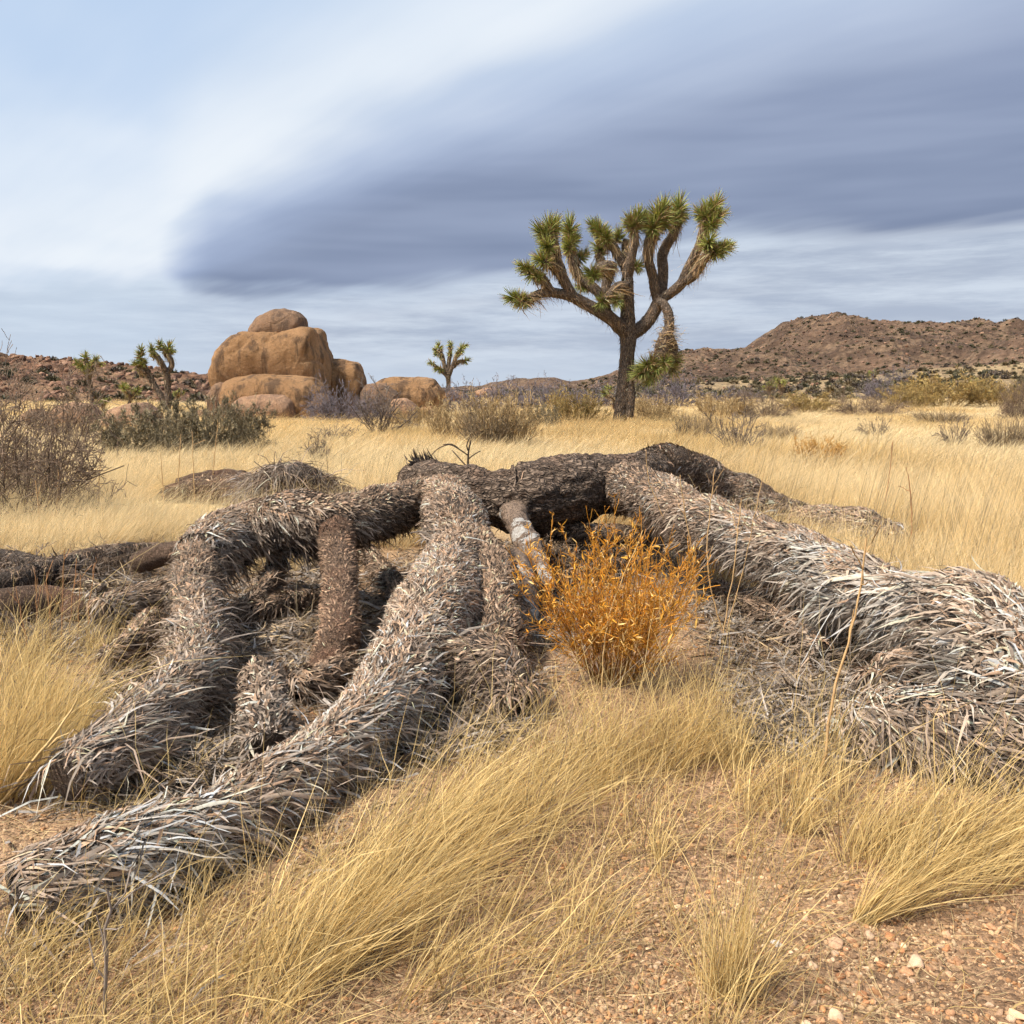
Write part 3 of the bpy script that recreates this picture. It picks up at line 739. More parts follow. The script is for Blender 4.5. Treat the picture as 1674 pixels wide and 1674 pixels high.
GREY0, GREY1 = (0.165, 0.132, 0.108), (0.30, 0.265, 0.238)
BROWN0, BROWN1 = (0.20, 0.145, 0.105), (0.27, 0.215, 0.175)
FALLEN_LINES = []
def fallen_tree():
    rng = np.random.default_rng(21)
    root_p = GP(850, 935)
    root = empty('fallen_joshua_tree', root_p, 'grey fallen joshua tree sprawling across the foreground, shaggy with dead leaves', 'fallen tree')
    rp = np.array(root.location)
    def part(name, joints, mat, sides=22, amp=0.08, freq=9.0, step=0.03, leaves=None, singles=0, seed=0.0, label=None, cap=(True, True)):
        V, F, fr = sweep(joints, step, sides, amp, freq, 3.0, seed, *cap, rvar=.2)
        o = mobj(name, V, F, mat, parent=root, smooth=True)
        if label: o['label'] = label
        FALLEN_LINES.append(fr['C'][::4].copy())
        if leaves:
            area = np.sum(np.diff(fr['s']) * 0.5 * (fr['r'][1:] + fr['r'][:-1])) * 2 * pi
            sets = leaves if isinstance(leaves, list) else [leaves]
            got = []
            if mat is M['under']:        # packed leaf bases all over the limb
                a, b = sets[0], sets[-1]
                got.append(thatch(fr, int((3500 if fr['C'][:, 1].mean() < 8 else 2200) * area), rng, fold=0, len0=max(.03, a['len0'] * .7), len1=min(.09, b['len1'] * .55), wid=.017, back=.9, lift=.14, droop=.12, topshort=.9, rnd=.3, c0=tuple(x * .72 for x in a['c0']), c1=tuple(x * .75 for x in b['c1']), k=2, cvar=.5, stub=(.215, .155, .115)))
            for kw in sets:
                kw = dict(kw); dens = kw.pop('dens'); kw.setdefault('k', 3)
                if kw.get('len1', .2) < .085: kw['fold'] = 0
                span = kw.get('t1', 1) - kw.get('t0', 0)
                got.append(thatch(fr, int(dens * .84 * area * span), rng, **kw))
            kt = dict(sets[-1]); kt.pop('dens'); kt.update(k=3, fold=0, t0=.94, t1=1.0, back=-.5, lift=.26, droop=.7, rnd=.5)
            got.append(thatch(fr, int(160 + 9000 * fr['r'][-1] ** 2), rng, **kt))
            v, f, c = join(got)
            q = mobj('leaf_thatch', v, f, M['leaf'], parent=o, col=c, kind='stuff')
            if singles:
                kw = dict(sets[-1]); kw.pop('dens'); single_leaves(o, fr, singles, rng, rp, **kw)
        return o, fr
    # main trunk: dark plated bark, propped off the ground
    tr, tfr = part('trunk', J((668, 790, .70, .13), (688, 790, .69, .175), (730, 802, .66, .20), (790, 810, .63, .225), (850, 812, .62, .245), (900, 806, .64, .255), (950, 798, .66, .25), (1000, 790, .69, .215), (1045, 777, .72, .18), (1075, 768, .72, .15)),
         M['bark'], 72, 0.20, 15.0, 0.012, leaves=[dict(dens=360, len0=0.045, len1=0.045, wid=0.016, lift=0.3, back=0.4, droop=0.9, topshort=0.4, c0=(0.098, 0.074, 0.057), c1=(0.123, 0.094, 0.074), stub=(0.17, 0.12, 0.09), k=2)], seed=1.0, label='thick dark trunk with plated bark')
    # jagged broken butt at the trunk's left end
    n = 130; a = rng.uniform(0, 2 * pi, n); e = PZ(690, 782, .72)
    Pb = e + np.stack([rng.normal(0, .05, n) + 0.02, np.cos(a) * .15, np.sin(a) * .16], -1)
    v, f, c = ribbons(Pb, nrm(np.stack([-0.7 + 0 * a, np.cos(a) * .5, np.sin(a) * .6 + .35], -1) + rng.normal(0, .2, (n, 3))), nrm(np.stack([0 * a, -np.sin(a), np.cos(a)], -1)), rng.uniform(.04, .12, n), rng.uniform(.03, .07, n), rng.normal(0, .15, (n, 3)), 2, [1, .7, .15], np.array([(0.10, 0.075, 0.06)]) * np.exp(rng.normal(0, .4, (n, 1))), None, .4)
    mobj('broken_butt', v, f, M['leaf'], parent=root, col=c, kind='stuff')
    # rear right branch, arching behind
    part('branch', J((1040, 776, .70, .17), (1075, 762, .74, .185), (1110, 764, .72, .19), (1160, 785, .57, .20), (1215, 812, .40, .20), (1265, 835, .27, .19), (1312, 850, .17, .16)), M['under'], 24, .06, seed=2.0,
         leaves=[dict(dens=3120, len0=0.045, len1=0.086, wid=.016, c0=(0.164, 0.131, 0.111), c1=GREY1, topshort=.45, lift=.26), dict(dens=1080, t0=.45, len0=0.072, len1=0.144, wid=.018, c0=GREY0, c1=GREY1, lift=.26, topshort=.7)])
    part('branch', J((1305, 852, .18, .13), (1355, 858, .22, .18), (1410, 866, .22, .185), (1455, 880, .16, .13)), M['under'], 20, .06, seed=3.0,
         leaves=[dict(dens=2880, len0=0.072, len1=0.115, wid=.018, c0=GREY0, c1=GREY1, lift=.3, topshort=.8)])
    # front right branch running towards the right edge
    part('branch', J((975, 800, .64, .13), (1010, 796, .67, .175), (1055, 806, .67, .185), (1120, 838, .61, .185), (1220, 882, .52, .182), (1320, 928, .43, .172), (1420, 970, .38, .162), (1500, 998, .375, .158), (1558, 1000, .415, .19), (1612, 1030, .385, .24), (1662, 1095, .26, .235), (1698, 1160, .12, .17)), M['under'], 26, .06, seed=4.0,
         leaves=[dict(dens=3120, t1=.5, len0=0.036, len1=0.072, wid=.013, c0=(0.156, 0.119, 0.094), c1=(0.224, 0.187, 0.166), topshort=.4, lift=.3, droop=.7),
                 dict(dens=2760, t0=.25, len0=0.063, len1=0.144, wid=.019, c0=GREY0, c1=(0.36, 0.345, 0.33), topshort=.65, lift=.3, droop=.6),
                 dict(dens=960, t0=.62, len0=0.115, len1=0.194, wid=.024, c0=(0.25, 0.238, 0.226), c1=(0.40, 0.388, 0.375), topshort=1.0, lift=.28, back=.75, droop=.5, rnd=.35)], singles=110)
    # spur and leaf mound below that branch's end
    part('branch', J((1560, 1085, .18, .08), (1500, 1090, .16, .09), (1455, 1098, .13, .08), (1425, 1112, .10, .05)), M['under'], 18, .06, seed=5.0,
         leaves=[dict(dens=2760, len0=0.101, len1=0.144, wid=.017, c0=GREY0, c1=GREY1, topshort=.9, lift=.33, rnd=.4)])
    part('branch', J((1720, 1240, .10, .15), (1610, 1224, .11, .165), (1520, 1200, .12, .175), (1440, 1184, .11, .155), (1390, 1182, .07, .08)), M['under'], 18, .06, seed=6.0,
         leaves=[dict(dens=3960, len0=0.144, len1=0.173, wid=.014, c0=(0.172, 0.150, 0.134), c1=(0.37, 0.352, 0.335), topshort=1.0, lift=.3, rnd=.5, droop=.55)], singles=36)
    # centre branch coming towards the camera, down to the lower left corner
    part('branch', J((716, 800, .58, .11), (722, 812, .64, .15), (740, 846, .62, .185), (748, 905, .46, .19), (722, 975, .33, .19), (692, 1045, .23, .19), (655, 1115, .18, .17), (592, 1188, .15, .13), (490, 1258, .115, .108), (370, 1334, .105, .105), (240, 1392, .11, .118), (110, 1432, .105, .115), (35, 1462, .085, .09)), M['under'], 26, .06, seed=7.0,
         leaves=[dict(dens=4080, t1=.3, len0=0.027, len1=0.054, wid=.014, c0=(0.221, 0.156, 0.115), c1=(0.295, 0.238, 0.205), topshort=.6, lift=.5, back=.6, droop=.5),
                 dict(dens=3120, t0=.18, t1=.62, len0=0.036, len1=0.137, wid=.018, c0=(0.178, 0.147, 0.125), c1=(0.330, 0.299, 0.279), topshort=.5, lift=.28, droop=.7, rnd=.4),
                 dict(dens=2760, t0=.5, len0=0.072, len1=0.144, wid=.014, c0=(0.22, 0.203, 0.188), c1=(0.385, 0.37, 0.355), topshort=.75, lift=.3, droop=.55)], singles=104)
    part('branch', J((752, 868, .56, .12), (790, 910, .45, .13), (808, 970, .31, .13), (812, 1040, .17, .13), (800, 1085, .08, .12)), M['under'], 20, .06, seed=8.0,
         leaves=[dict(dens=3120, len0=0.045, len1=0.108, wid=.014, c0=BROWN0, c1=(0.205, 0.168, 0.143), topshort=.6, lift=.3, droop=.7)])
    part('branch', J((745, 1078, .22, .09), (785, 1085, .22, .13), (818, 1110, .16, .14), (840, 1145, .08, .11)), M['under'], 20, .06, seed=9.0,
         leaves=[dict(dens=3600, len0=0.086, len1=0.130, wid=.013, c0=(0.158, 0.125, 0.104), c1=(0.251, 0.218, 0.196), topshort=.5, lift=.33, droop=.8)])
    # left arch
    part('branch', J((715, 812, .66, .13), (685, 816, .66, .16), (620, 838, .63, .17), (550, 852, .61, .17), (480, 852, .60, .185), (410, 864, .54, .18), (355, 888, .47, .165), (322, 910, .43, .13)), M['under'], 24, .07, seed=10.0,
         leaves=[dict(dens=3360, t1=.55, len0=0.036, len1=0.065, wid=.012, c0=(0.127, 0.094, 0.070), c1=(0.180, 0.148, 0.123), topshort=.5, lift=.26, droop=.7),
                 dict(dens=3120, t0=.42, len0=0.058, len1=0.108, wid=.017, c0=(0.158, 0.131, 0.113), c1=(0.297, 0.268, 0.247), topshort=.75, lift=.26, droop=.7)], singles=20)
    part('branch', J((322, 905, .44, .12), (318, 955, .36, .125), (322, 1030, .26, .13), (312, 1105, .18, .125), (240, 1185, .14, .125), (175, 1235, .12, .12), (110, 1275, .09, .09)), M['under'], 20, .06, seed=11.0,
         leaves=[dict(dens=3000, t1=.6, len0=0.072, len1=0.130, wid=.012, c0=(0.132, 0.106, 0.086), c1=(0.218, 0.187, 0.166), topshort=.9, lift=.3, droop=.6, rnd=.55),
                 dict(dens=3600, t0=.45, len0=0.144, len1=0.187, wid=.013, c0=(0.172, 0.150, 0.134), c1=(0.304, 0.278, 0.258), topshort=.95, lift=.25, droop=.45, rnd=.25)], singles=30)
    # brown limb dropping from the arch
    part('branch', J((546, 846, .615, .15), (551, 874, .54, .13), (554, 905, .45, .108), (556, 955, .34, .10), (552, 1030, .17, .10), (540, 1095, .03, .10), (525, 1140, -.10, .10)), M['bark_brown'], 22, .06, 20, .02, seed=12.0,
         leaves=[dict(dens=4320, len0=0.023, len1=0.032, wid=.012, c0=(0.164, 0.111, 0.078), c1=(0.221, 0.156, 0.115), topshort=.8, lift=.33, back=.7, droop=.5, stub=(.26, .17, .12), k=2)])
    # short stubs
    part('branch', J((300, 962, .24, .10), (260, 972, .21, .105), (205, 988, .18, .10), (165, 1000, .17, .09)), M['under'], 20, .06, seed=13.0,
         leaves=[dict(dens=3000, len0=0.086, len1=0.130, wid=.012, c0=GREY0, c1=(0.264, 0.237, 0.220), topshort=.9, lift=.25, droop=.6)], label='short snapped branch stub pointing left')
    part('branch', J((425, 1110, .22, .08), (430, 1145, .17, .10), (438, 1190, .12, .10), (440, 1225, .07, .08)), M['under'], 18, .06, seed=14.0,
         leaves=[dict(dens=5040, len0=0.032, len1=0.036, wid=.016, c0=GREY0, c1=(0.251, 0.225, 0.205), topshort=1, lift=.7, back=.6, stub=(.33, .29, .26), k=2)])
    part('branch', J((250, 1130, .10, .10), (200, 1135, .11, .12), (150, 1150, .09, .10), (128, 1180, .05, .07)), M['under'], 18, .06, seed=15.0,
         leaves=[dict(dens=3600, len0=0.144, len1=0.158, wid=.013, c0=(0.165, 0.147, 0.131), c1=(0.310, 0.281, 0.261), topshort=1, lift=.3, rnd=.55, droop=.7)])
    # stripped limb with bare white wood and its stump
    part('branch', J((824, 812, .54, .13), (833, 830, .52, .115), (844, 850, .49, .088), (860, 885, .41, .08), (884, 925, .30, .055), (900, 960, .22, .03)), M['bare'], 32, .34, 18, .012, seed=16.0, label='stripped limb with bare white wood patches')
    part('branch', J((848, 915, .30, .09), (848, 945, .24, .105), (850, 985, .14, .10), (845, 1040, .0, .09)), M['bare'], 24, .22, 12, .015, seed=17.0, label='pale stump of a limb with bare wood')
    part('branch', J((870, 862, .35, .06), (930, 868, .33, .07), (1000, 872, .33, .07), (1080, 880, .3, .06)), M['under'], 14, .06, seed=18.0,
         leaves=[dict(dens=3120, len0=0.086, len1=0.115, wid=.010, c0=(0.123, 0.098, 0.082), c1=(0.145, 0.115, 0.095), droop=.7, lift=.3)])
    for i, jj in enumerate([[(375, 1015, .07, .055), (450, 988, .13, .06), (525, 976, .10, .045)], [(575, 1090, .07, .055), (505, 1112, .11, .06), (440, 1106, .06, .04)], [(598, 900, .22, .06), (640, 950, .15, .06), (662, 1005, .07, .05)],
                            [(890, 968, .08, .045), (960, 934, .15, .055), (1045, 915, .12, .04)], [(1175, 962, .08, .05), (1260, 1000, .13, .06), (1345, 1062, .07, .045)], [(455, 905, .30, .05), (440, 950, .22, .055), (400, 1000, .10, .05)], [(250, 1010, .10, .06), (215, 1050, .12, .065), (175, 1075, .07, .05)]]):
        part('branch', J(*jj), M['under'], 14, .1, seed=30.0 + i, leaves=[dict(dens=2600, len0=.07, len1=.11, wid=.012, c0=BROWN0, c1=(.26, .225, .20), lift=.35, rnd=.45, droop=.5)])
    return root
fallen_tree()

def dead_log():
    rng = np.random.default_rng(31)
    p = GP(410, 835)
    root = empty('fallen_log', p, 'brown dead log with a grey leaf skirt in the grass behind the fallen tree', 'log')
    V, F, fr = sweep(J((275, 808, .12, .10), (330, 798, .20, .15), (400, 800, .22, .19), (470, 802, .24, .20), (530, 812, .20, .18), (555, 820, .14, .10)), .03, 32, .3, 9, 3, 3.0, rvar=.15)
    tk = mobj('trunk', V, F, M['bark_brown'], parent=root, smooth=True)
    v, f, c = thatch(fr, 2600, rng, len0=.10, len1=.14, wid=.02, c0=(.15, .10, .07), c1=(.26, .19, .14), lift=.3, droop=.6, rnd=.5, k=2, fold=0)
    mobj('leaf_thatch', v, f, M['leaf'], parent=tk, col=c, kind='stuff')
    FALLEN_LINES.append(fr['C'][::4])
    V, F, fr = sweep(J((548, 818, .10, .08), (520, 796, .36, .15), (480, 780, .50, .18), (440, 786, .42, .15), (405, 806, .22, .10)), .04, 20, .06, 7, 3, 4.0, rvar=.2)
    o = mobj('branch', V, F, M['under'], parent=root, smooth=True)
    v, f, c = thatch(fr, 3200, rng, len0=.36, len1=.42, wid=.014, c0=(0.158, 0.137, 0.122), c1=(0.264, 0.237, 0.220), lift=.45, droop=.8, back=.2, rnd=.45)
    mobj('leaf_thatch', v, f, M['leaf'], parent=o, col=c, kind='stuff')
    p2 = GP(572, 850)
    o = empty('broken_stub', p2, 'small grey leafy stub beside the log behind the arch', 'log')
    V, F, fr = sweep(J((545, 824, .12, .08), (565, 812, .2, .13), (588, 818, .16, .10)), .04, 16, .06, 7, 3, 5.0)
    q = mobj('branch', V, F, M['under'], parent=o, smooth=True)
    v, f, c = thatch(fr, 700, rng, len0=.18, len1=.2, wid=.014, c0=(0.132, 0.112, 0.101), c1=(0.238, 0.212, 0.196), lift=.25, droop=.9)
    mobj('leaf_thatch', v, f, M['leaf'], parent=q, col=c, kind='stuff')
    # dark log half sunk at the left edge
    o = empty('rotten_log', GP(40, 1040), 'dark rotten log half hidden in brush at the left edge', 'log')
    V, F, fr = sweep(J((-160, 1040, .12, .13), (-60, 1012, .14, .14), (20, 995, .15, .13), (95, 990, .12, .11), (130, 1010, .06, .07)), .03, 24, .14, 10, 3, 6.0)
    q = mobj('trunk', V, F, M['bark_brown'], parent=o, smooth=True)
    FALLEN_LINES.append(fr['C'][::4])
dead_log()
def dead_limb(joints, base, label, seed, leaves=0, mat='bark_brown'):
    rng = np.random.default_rng(seed); o = empty('dead_limb', GP(*base), label, 'log')
    V, F, fr = sweep(joints, .025, 18, .22, 12, 3, seed, rvar=.2)
    q = mobj('limb', V, F, M[mat], parent=o, smooth=True); FALLEN_LINES.append(fr['C'][::4])
    if leaves:
        v, f, c = thatch(fr, leaves, rng, len0=.12, len1=.2, wid=.012, c0=(.12, .09, .07), c1=(.22, .18, .15), lift=.3, droop=.7, rnd=.45)
        mobj('leaf_thatch', v, f, M['leaf'], parent=q, col=c, kind='stuff')
dead_limb(J((-60, 975, .12, .08), (40, 945, .15, .085), (130, 918, .14, .08), (215, 900, .10, .06), (262, 892, .07, .03)), (100, 960), 'dark shaggy dead limb lying left of the arch, above the brush', 61, 1800, 'under')
dead_limb(J((-60, 905, .10, .06), (30, 915, .14, .06), (110, 940, .12, .05), (170, 965, .06, .03)), (50, 950), 'thin dark dead limb crossing the shaggy one at the left edge', 62, 500, 'under')
dead_limb(J((225, 920, .12, .07), (270, 905, .22, .075), (320, 893, .30, .07)), (270, 950), 'short pale brown limb leaning against the end of the arch', 63)
dead_limb(J((290, 792, .18, .09), (345, 781, .27, .10), (400, 779, .30, .08)), (345, 820), 'broken bark slab resting on the log behind the arch', 64)

# ------------------------------------------------------------------ standing joshua trees
def rosette_mesh(seed, n=230, w=0.07, green=1.0, dead=0.25):
    r = np.random.default_rng(seed)
    a = r.uniform(0, 2 * pi, n); ct = 1 - (r.random(n) ** 0.9) * 1.45; st = np.sqrt(np.maximum(0, 1 - ct * ct))
    d = np.stack([np.cos(a) * st, np.sin(a) * st, ct], -1)
    P = d * 0.04 + np.stack([0 * a, 0 * a, -0.55 * (1 - (ct + .45) / 1.45)], -1)
    S = nrm(np.cross(d, nrm(r.normal(size=(n, 3)))))
    L = 0.62 * np.exp(r.normal(0, .12, n)) + 0.2 * ct
    g0 = np.array([0.13, 0.165, 0.036]); g1 = np.array([0.32, 0.32, 0.08]); tan = np.array([0.36, 0.25, 0.12])
    m = r.random((n, 1)); col = g0 * (1 - m) + g1 * m
    isd = (r.random(n) < dead + np.where(ct < 0, .5, 0))[:, None]
    col = np.where(isd, tan * (0.6 + 0.6 * m), col)
    v, f, c = ribbons(P, d, S, L, np.full(n, w), np.array([0, 0, -.12]) + r.normal(0, .05, (n, 3)), 2, [1, .75, .08], col * .8, np.where(isd, col, col * 1.25 + .01), .5)
    return mesh_data('leaf_rosette', v, f, M['needle'], c)
ROS = [rosette_mesh(60 + i) for i in range(5)]
ROS_SMALL = [rosette_mesh(80 + i, 80, .12) for i in range(3)]

def joshua(label, to_px, dist, base, limbs, ros, group=None, sides=16, sets=ROS, skirt=1.0, seed=5, sc=1.0):
    """limbs: (part name, [(X, Y, radius, depth offset) ...], skirt start); ros: (X, Y, dx, dz, dy, radius, depth)"""
    rng = np.random.default_rng(seed)
    k = dist / FPX * sc
    def W(X, Y, off): u, v = to_px(X, Y); return PY(u, v, dist + off)
    b = W(*base, 0.0)
    root = empty('joshua_tree', (b[0], b[1], gz(b[0], b[1]) - 0.05), label, 'joshua tree', group)
    for i, (nm, js, sk) in enumerate(limbs):
        jj = np.array([[*W(X, Y, o), r * k] for X, Y, r, o in js])
        V, F, fr = sweep(jj, max(0.08, 0.06 * dist / 40), sides, .10, 2.2, 2.0, i * 3.3)
        o = mobj(nm, V, F, M['tree_bark'], parent=root, smooth=True)
        area = np.sum(np.diff(fr['s']) * fr['r'][1:]) * 2 * pi
        n1 = int(area * 95 * skirt); got = []
        if n1 > 3: got.append(thatch(fr, n1, rng, len0=.14, len1=.26, wid=.035, lift=.35, droop=.5, topshort=.8, c0=(.16, .12, .088), c1=(.30, .22, .145), stub=(.24, .175, .125), k=2, fold=0))
        if sk < 1:
            n2 = int(area * (1 - sk) * 150 * skirt)
            if n2 > 3: got.append(thatch(fr, n2, rng, t0=sk, len0=.4, len1=.45, wid=.04, lift=.25, droop=.5, topshort=1, c0=(.27, .19, .11), c1=(.38, .28, .15), k=2, fold=.3, stub=(.3, .2, .12)))
        if got:
            v, f, c = join(got); mobj('leaf_skirt', v, f, M['leaf'], parent=o, col=c, kind='stuff')
    for (X, Y, dx, dz, dy, rad, off) in ros:
        p = W(X, Y, off) - np.array(root.location); ax = Vector((dx, dy, dz)).normalized()
        o = bpy.data.objects.new('leaf_rosette', sets[int(rng.integers(0, len(sets)))]); scene.collection.objects.link(o); o.parent = root
        q = ax.to_track_quat('Z', 'Y') @ Quaternion((0, 0, 1), rng.uniform(0, 6.28))
        o.rotation_mode = 'QUATERNION'; o.rotation_quaternion = q; o.location = p
        s = rad * k * 1.22; o.scale = (s, s, s * (1 + .15 * rng.random()))
    return root

zx = lambda X, Y: (780 + X / 3.4875, 280 + Y / 3.4875)
joshua('tall joshua tree standing in the grass, its broken limb hanging beside the trunk', zx, 40.0, (815, 1450),
  [('trunk', [(806, 1490, 46, 0), (815, 1420, 40, 0), (832, 1280, 40, 0), (848, 1140, 40, 0), (858, 1020, 41, 0), (860, 945, 46, 0), (858, 890, 44, 0), (858, 800, 38, 0), (856, 700, 35, 0), (856, 610, 32, 0)], 1.0),
   ('trunk', [(868, 1400, 22, -.3), (876, 1290, 24, -.25), (872, 1200, 22, -.1), (862, 1120, 18, 0)], 1.0),
   ('branch', [(856, 930, 38, 0), (805, 880, 38, -.3), (755, 835, 36, -.6), (700, 800, 33, -.8), (620, 757, 31, -1.0), (540, 715, 29, -1.2), (470, 698, 26, -1.3), (410, 690, 25, -1.4), (345, 702, 23, -1.5), (270, 735, 19, -1.6), (225, 735, 14, -1.6)], .86),
   ('branch', [(430, 692, 24, -1.4), (395, 650, 23, -1.5), (372, 610, 22, -1.6), (330, 580, 18, -1.6), (300, 560, 14, -1.6)], .3),
   ('branch', [(550, 718, 26, -1.2), (510, 650, 27, -1.3), (480, 590, 29, -1.35), (455, 520, 30, -1.4), (440, 450, 32, -1.4), (425, 390, 28, -1.4), (412, 330, 20, -1.4)], .35),
   ('branch', [(465, 560, 24, -1.4), (420, 530, 24, -1.7), (380, 515, 18, -1.9)], .2),
   ('branch', [(745, 830, 28, -.5), (728, 760, 27, -.2), (690, 690, 27, 0), (630, 640, 27, .2), (575, 590, 27, .3), (548, 530, 26, .3), (540, 460, 24, .3), (530, 390, 20, .3)], .55),
   ('branch', [(725, 720, 24, -.1), (735, 660, 26, .2), (745, 600, 27, .4), (735, 560, 30, .5), (700, 500, 22, .5), (690, 450, 18, .5)], .4),
   ('branch', [(745, 590, 24, .3), (770, 545, 28, -.3), (720, 545, 30, -.6), (670, 565, 22, -.8)], .2),
   ('branch', [(850, 650, 26, -.2), (800, 660, 26, -.6), (760, 700, 24, -.9), (720, 735, 18, -1.0)], .3),
   ('branch', [(860, 640, 30, 0), (850, 560, 28, .1), (815, 500, 26, .1), (785, 445, 25, .1), (755, 400, 22, .1), (725, 360, 18, .1)], .65),
   ('branch', [(858, 600, 27, 0), (872, 520, 25, -.2), (892, 440, 22, -.3), (900, 370, 20, -.3), (890, 320, 18, -.3)], .75),
   ('branch', [(862, 520, 22, .4), (845, 450, 20, .6), (850, 390, 20, .6)], .4),
   ('branch', [(862, 930, 40, 0), (915, 905, 38, .1), (965, 865, 36, .2), (1005, 805, 34, .3), (1035, 745, 36, .4), (1050, 710, 36, .4)], 1.0),
   ('branch', [(1030, 740, 28, .4), (1012, 660, 28, .3), (1000, 590, 27, .2), (980, 520, 26, .1), (975, 450, 26, .0), (990, 390, 32, 0), (1015, 320, 26, 0)], .65),
   ('branch', [(1048, 720, 28, .4), (1058, 640, 28, .6), (1060, 560, 29, .7), (1055, 490, 29, .8), (1075, 430, 28, .9), (1110, 370, 24, .9), (1135, 310, 22, 1.0), (1145, 250, 18, 1.0)], .75),
   ('branch', [(1055, 725, 28, .4), (1110, 690, 28, .1), (1165, 640, 28, -.1), (1195, 575, 27, -.2), (1235, 490, 25, -.3), (1270, 420, 24, -.4), (1290, 340, 24, -.4), (1305, 270, 18, -.4)], .75),
   ('branch', [(1180, 630, 24, -.1), (1230, 600, 24, -.6), (1265, 545, 26, -.8), (1300, 490, 26, -1.0), (1350, 450, 20, -1.1), (1400, 440, 14, -1.1)], .35),
   ('branch', [(1025, 740, 22, .3), (1062, 755, 24, -.1), (1090, 810, 26, -.3), (1096, 880, 27, -.4), (1080, 935, 34, -.5), (1060, 990, 40, -.5), (1050, 1050, 42, -.5), (1030, 1110, 30, -.5)], .48),
   ('branch', [(1085, 930, 26, -.3), (1110, 1000, 32, -.2), (1112, 1060, 28, -.2), (1108, 1110, 20, -.2)], .2)],
  [(205, 720, -1, .15, 0, 72, -1.6), (255, 745, -.7, -.2, -.3, 62, -1.7), (300, 575, -.8, .5, 0, 72, -1.6), (265, 545, -.9, .3, .2, 60, -1.5), (345, 600, -.3, .2, -.6, 55, -1.8),
   (408, 320, -.15, 1, 0, 86, -1.4), (370, 345, -.7, .8, -.1, 74, -1.5), (395, 420, -.5, .6, -.6, 70, -1.9), (365, 500, -.8, .5, -.3, 72, -1.9), (440, 300, .3, 1, .2, 72, -1.2),
   (530, 320, .0, 1, 0, 80, .3), (545, 390, .3, .8, -.2, 70, .2), (520, 420, -.2, .8, -.4, 64, .1), (605, 480, .6, .6, 0, 58, .4),
   (690, 430, -.4, .9, 0, 62, .5), (700, 330, -.4, .9, 0, 78, .1), (660, 310, -.7, .7, 0, 58, .2), (735, 370, -.1, .7, -.5, 62, -.1), (805, 360, .1, 1, 0, 58, .6),
   (650, 575, -.9, .3, -.3, 66, -.8), (600, 660, -.9, 0, .2, 56, .3), (660, 600, -.5, -.4, -.4, 56, -.9),
   (705, 750, -.6, -.5, -.4, 60, -1.0), (795, 745, .1, -.8, -.5, 58, -1.0), (920, 540, .7, .2, -.2, 62, .3), (880, 290, -.4, 1, 0, 74, -.3), (915, 260, .2, 1, .2, 74, -.2), (870, 300, -.8, .5, .1, 60, -.3),
   (1030, 250, .1, 1, -.2, 100, 0), (1060, 215, .2, 1, .2, 90, .2), (960, 270, -.7, .7, 0, 80, .1), (1000, 320, -.2, .5, -.8, 82, -.3), (1090, 290, .7, .6, -.3, 74, .2),
   (1152, 200, .2, 1, 0, 86, 1.0), (1140, 270, -.1, .6, -.6, 62, .8), (1165, 265, .8, .5, .1, 60, 1.0),
   (1310, 230, .0, 1, 0, 84, -.4), (1360, 185, .5, 1, 0, 72, -.3), (1275, 240, -.6, .7, 0, 66, -.4), (1380, 250, .9, .3, 0, 72, -.4), (1345, 300, .4, .3, -.6, 66, -.7),
   (1400, 440, 1, .2, 0, 72, -1.1), (1430, 425, 1, .3, 0, 50, -1.1), (1325, 400, .2, .6, -.8, 74, -1.2), (1370, 470, .6, -.2, -.4, 60, -1.2),
   (1020, 1130, -.2, -.9, -.3, 78, -.6), (955, 1110, -.9, -.3, -.1, 82, -.6), (925, 1150, -1, -.2, -.1, 70, -.6), (990, 1180, -.5, -.8, 0, 66, -.5), (1110, 1120, .4, -.9, 0, 76, -.2), (1130, 1070, .9, -.3, 0, 60, -.2), (1070, 1090, .1, -.3, -.9, 66, -.8)], sides=20, sc=1 / 3.4875)

# smaller trees: the crop they were read from is (320, 480) at 3.1x and (0, 480) at 2.99x
z2 = lambda X, Y: (320 + X / 3.1, 480 + Y / 3.1)
joshua('small lone joshua tree against the sky right of the boulders', z2, 95.0, (1280, 520),
  [('trunk', [(1280, 600, 12, 0), (1281, 500, 10, 0), (1280, 440, 11, 0), (1277, 415, 14, 0)], 1.0),
   ('branch', [(1278, 420, 12, 0), (1245, 390, 10, 0), (1225, 375, 8, -.2), (1200, 355, 8, -.3)], .6),
   ('branch', [(1277, 415, 12, 0), (1262, 370, 10, 0), (1250, 320, 10, .1), (1235, 285, 10, .1)], .5),
   ('branch', [(1280, 410, 12, 0), (1282, 350, 10, .2), (1290, 300, 9, .2), (1290, 265, 9, .2)], .5),
   ('branch', [(1282, 415, 12, 0), (1300, 370, 10, 0), (1325, 310, 10, -.2), (1345, 285, 9, -.2)], .6),
   ('branch', [(1300, 375, 10, 0), (1335, 345, 10, .3), (1365, 342, 8, .3)], .5)],
  [(1232, 265, -.2, 1, 0, 30, .1), (1215, 285, -.8, .6, 0, 24, .1), (1290, 255, 0, 1, 0, 28, .2), (1288, 300, .2, .6, -.6, 24, 0), (1348, 275, .4, 1, 0, 32, -.2), (1370, 265, .9, .4, 0, 22, -.2), (1325, 300, -.4, .5, -.6, 22, -.4),
   (1375, 340, 1, .2, 0, 28, .3), (1190, 350, -1, .2, 0, 26, -.3), (1225, 385, -.7, -.2, -.4, 30, -.4), (1215, 310, -.8, .2, -.3, 20, 0), (1240, 320, -.5, .4, -.6, 20, 0)], sets=ROS_SMALL, sides=10, skirt=.5, seed=6, sc=1 / 3.1)
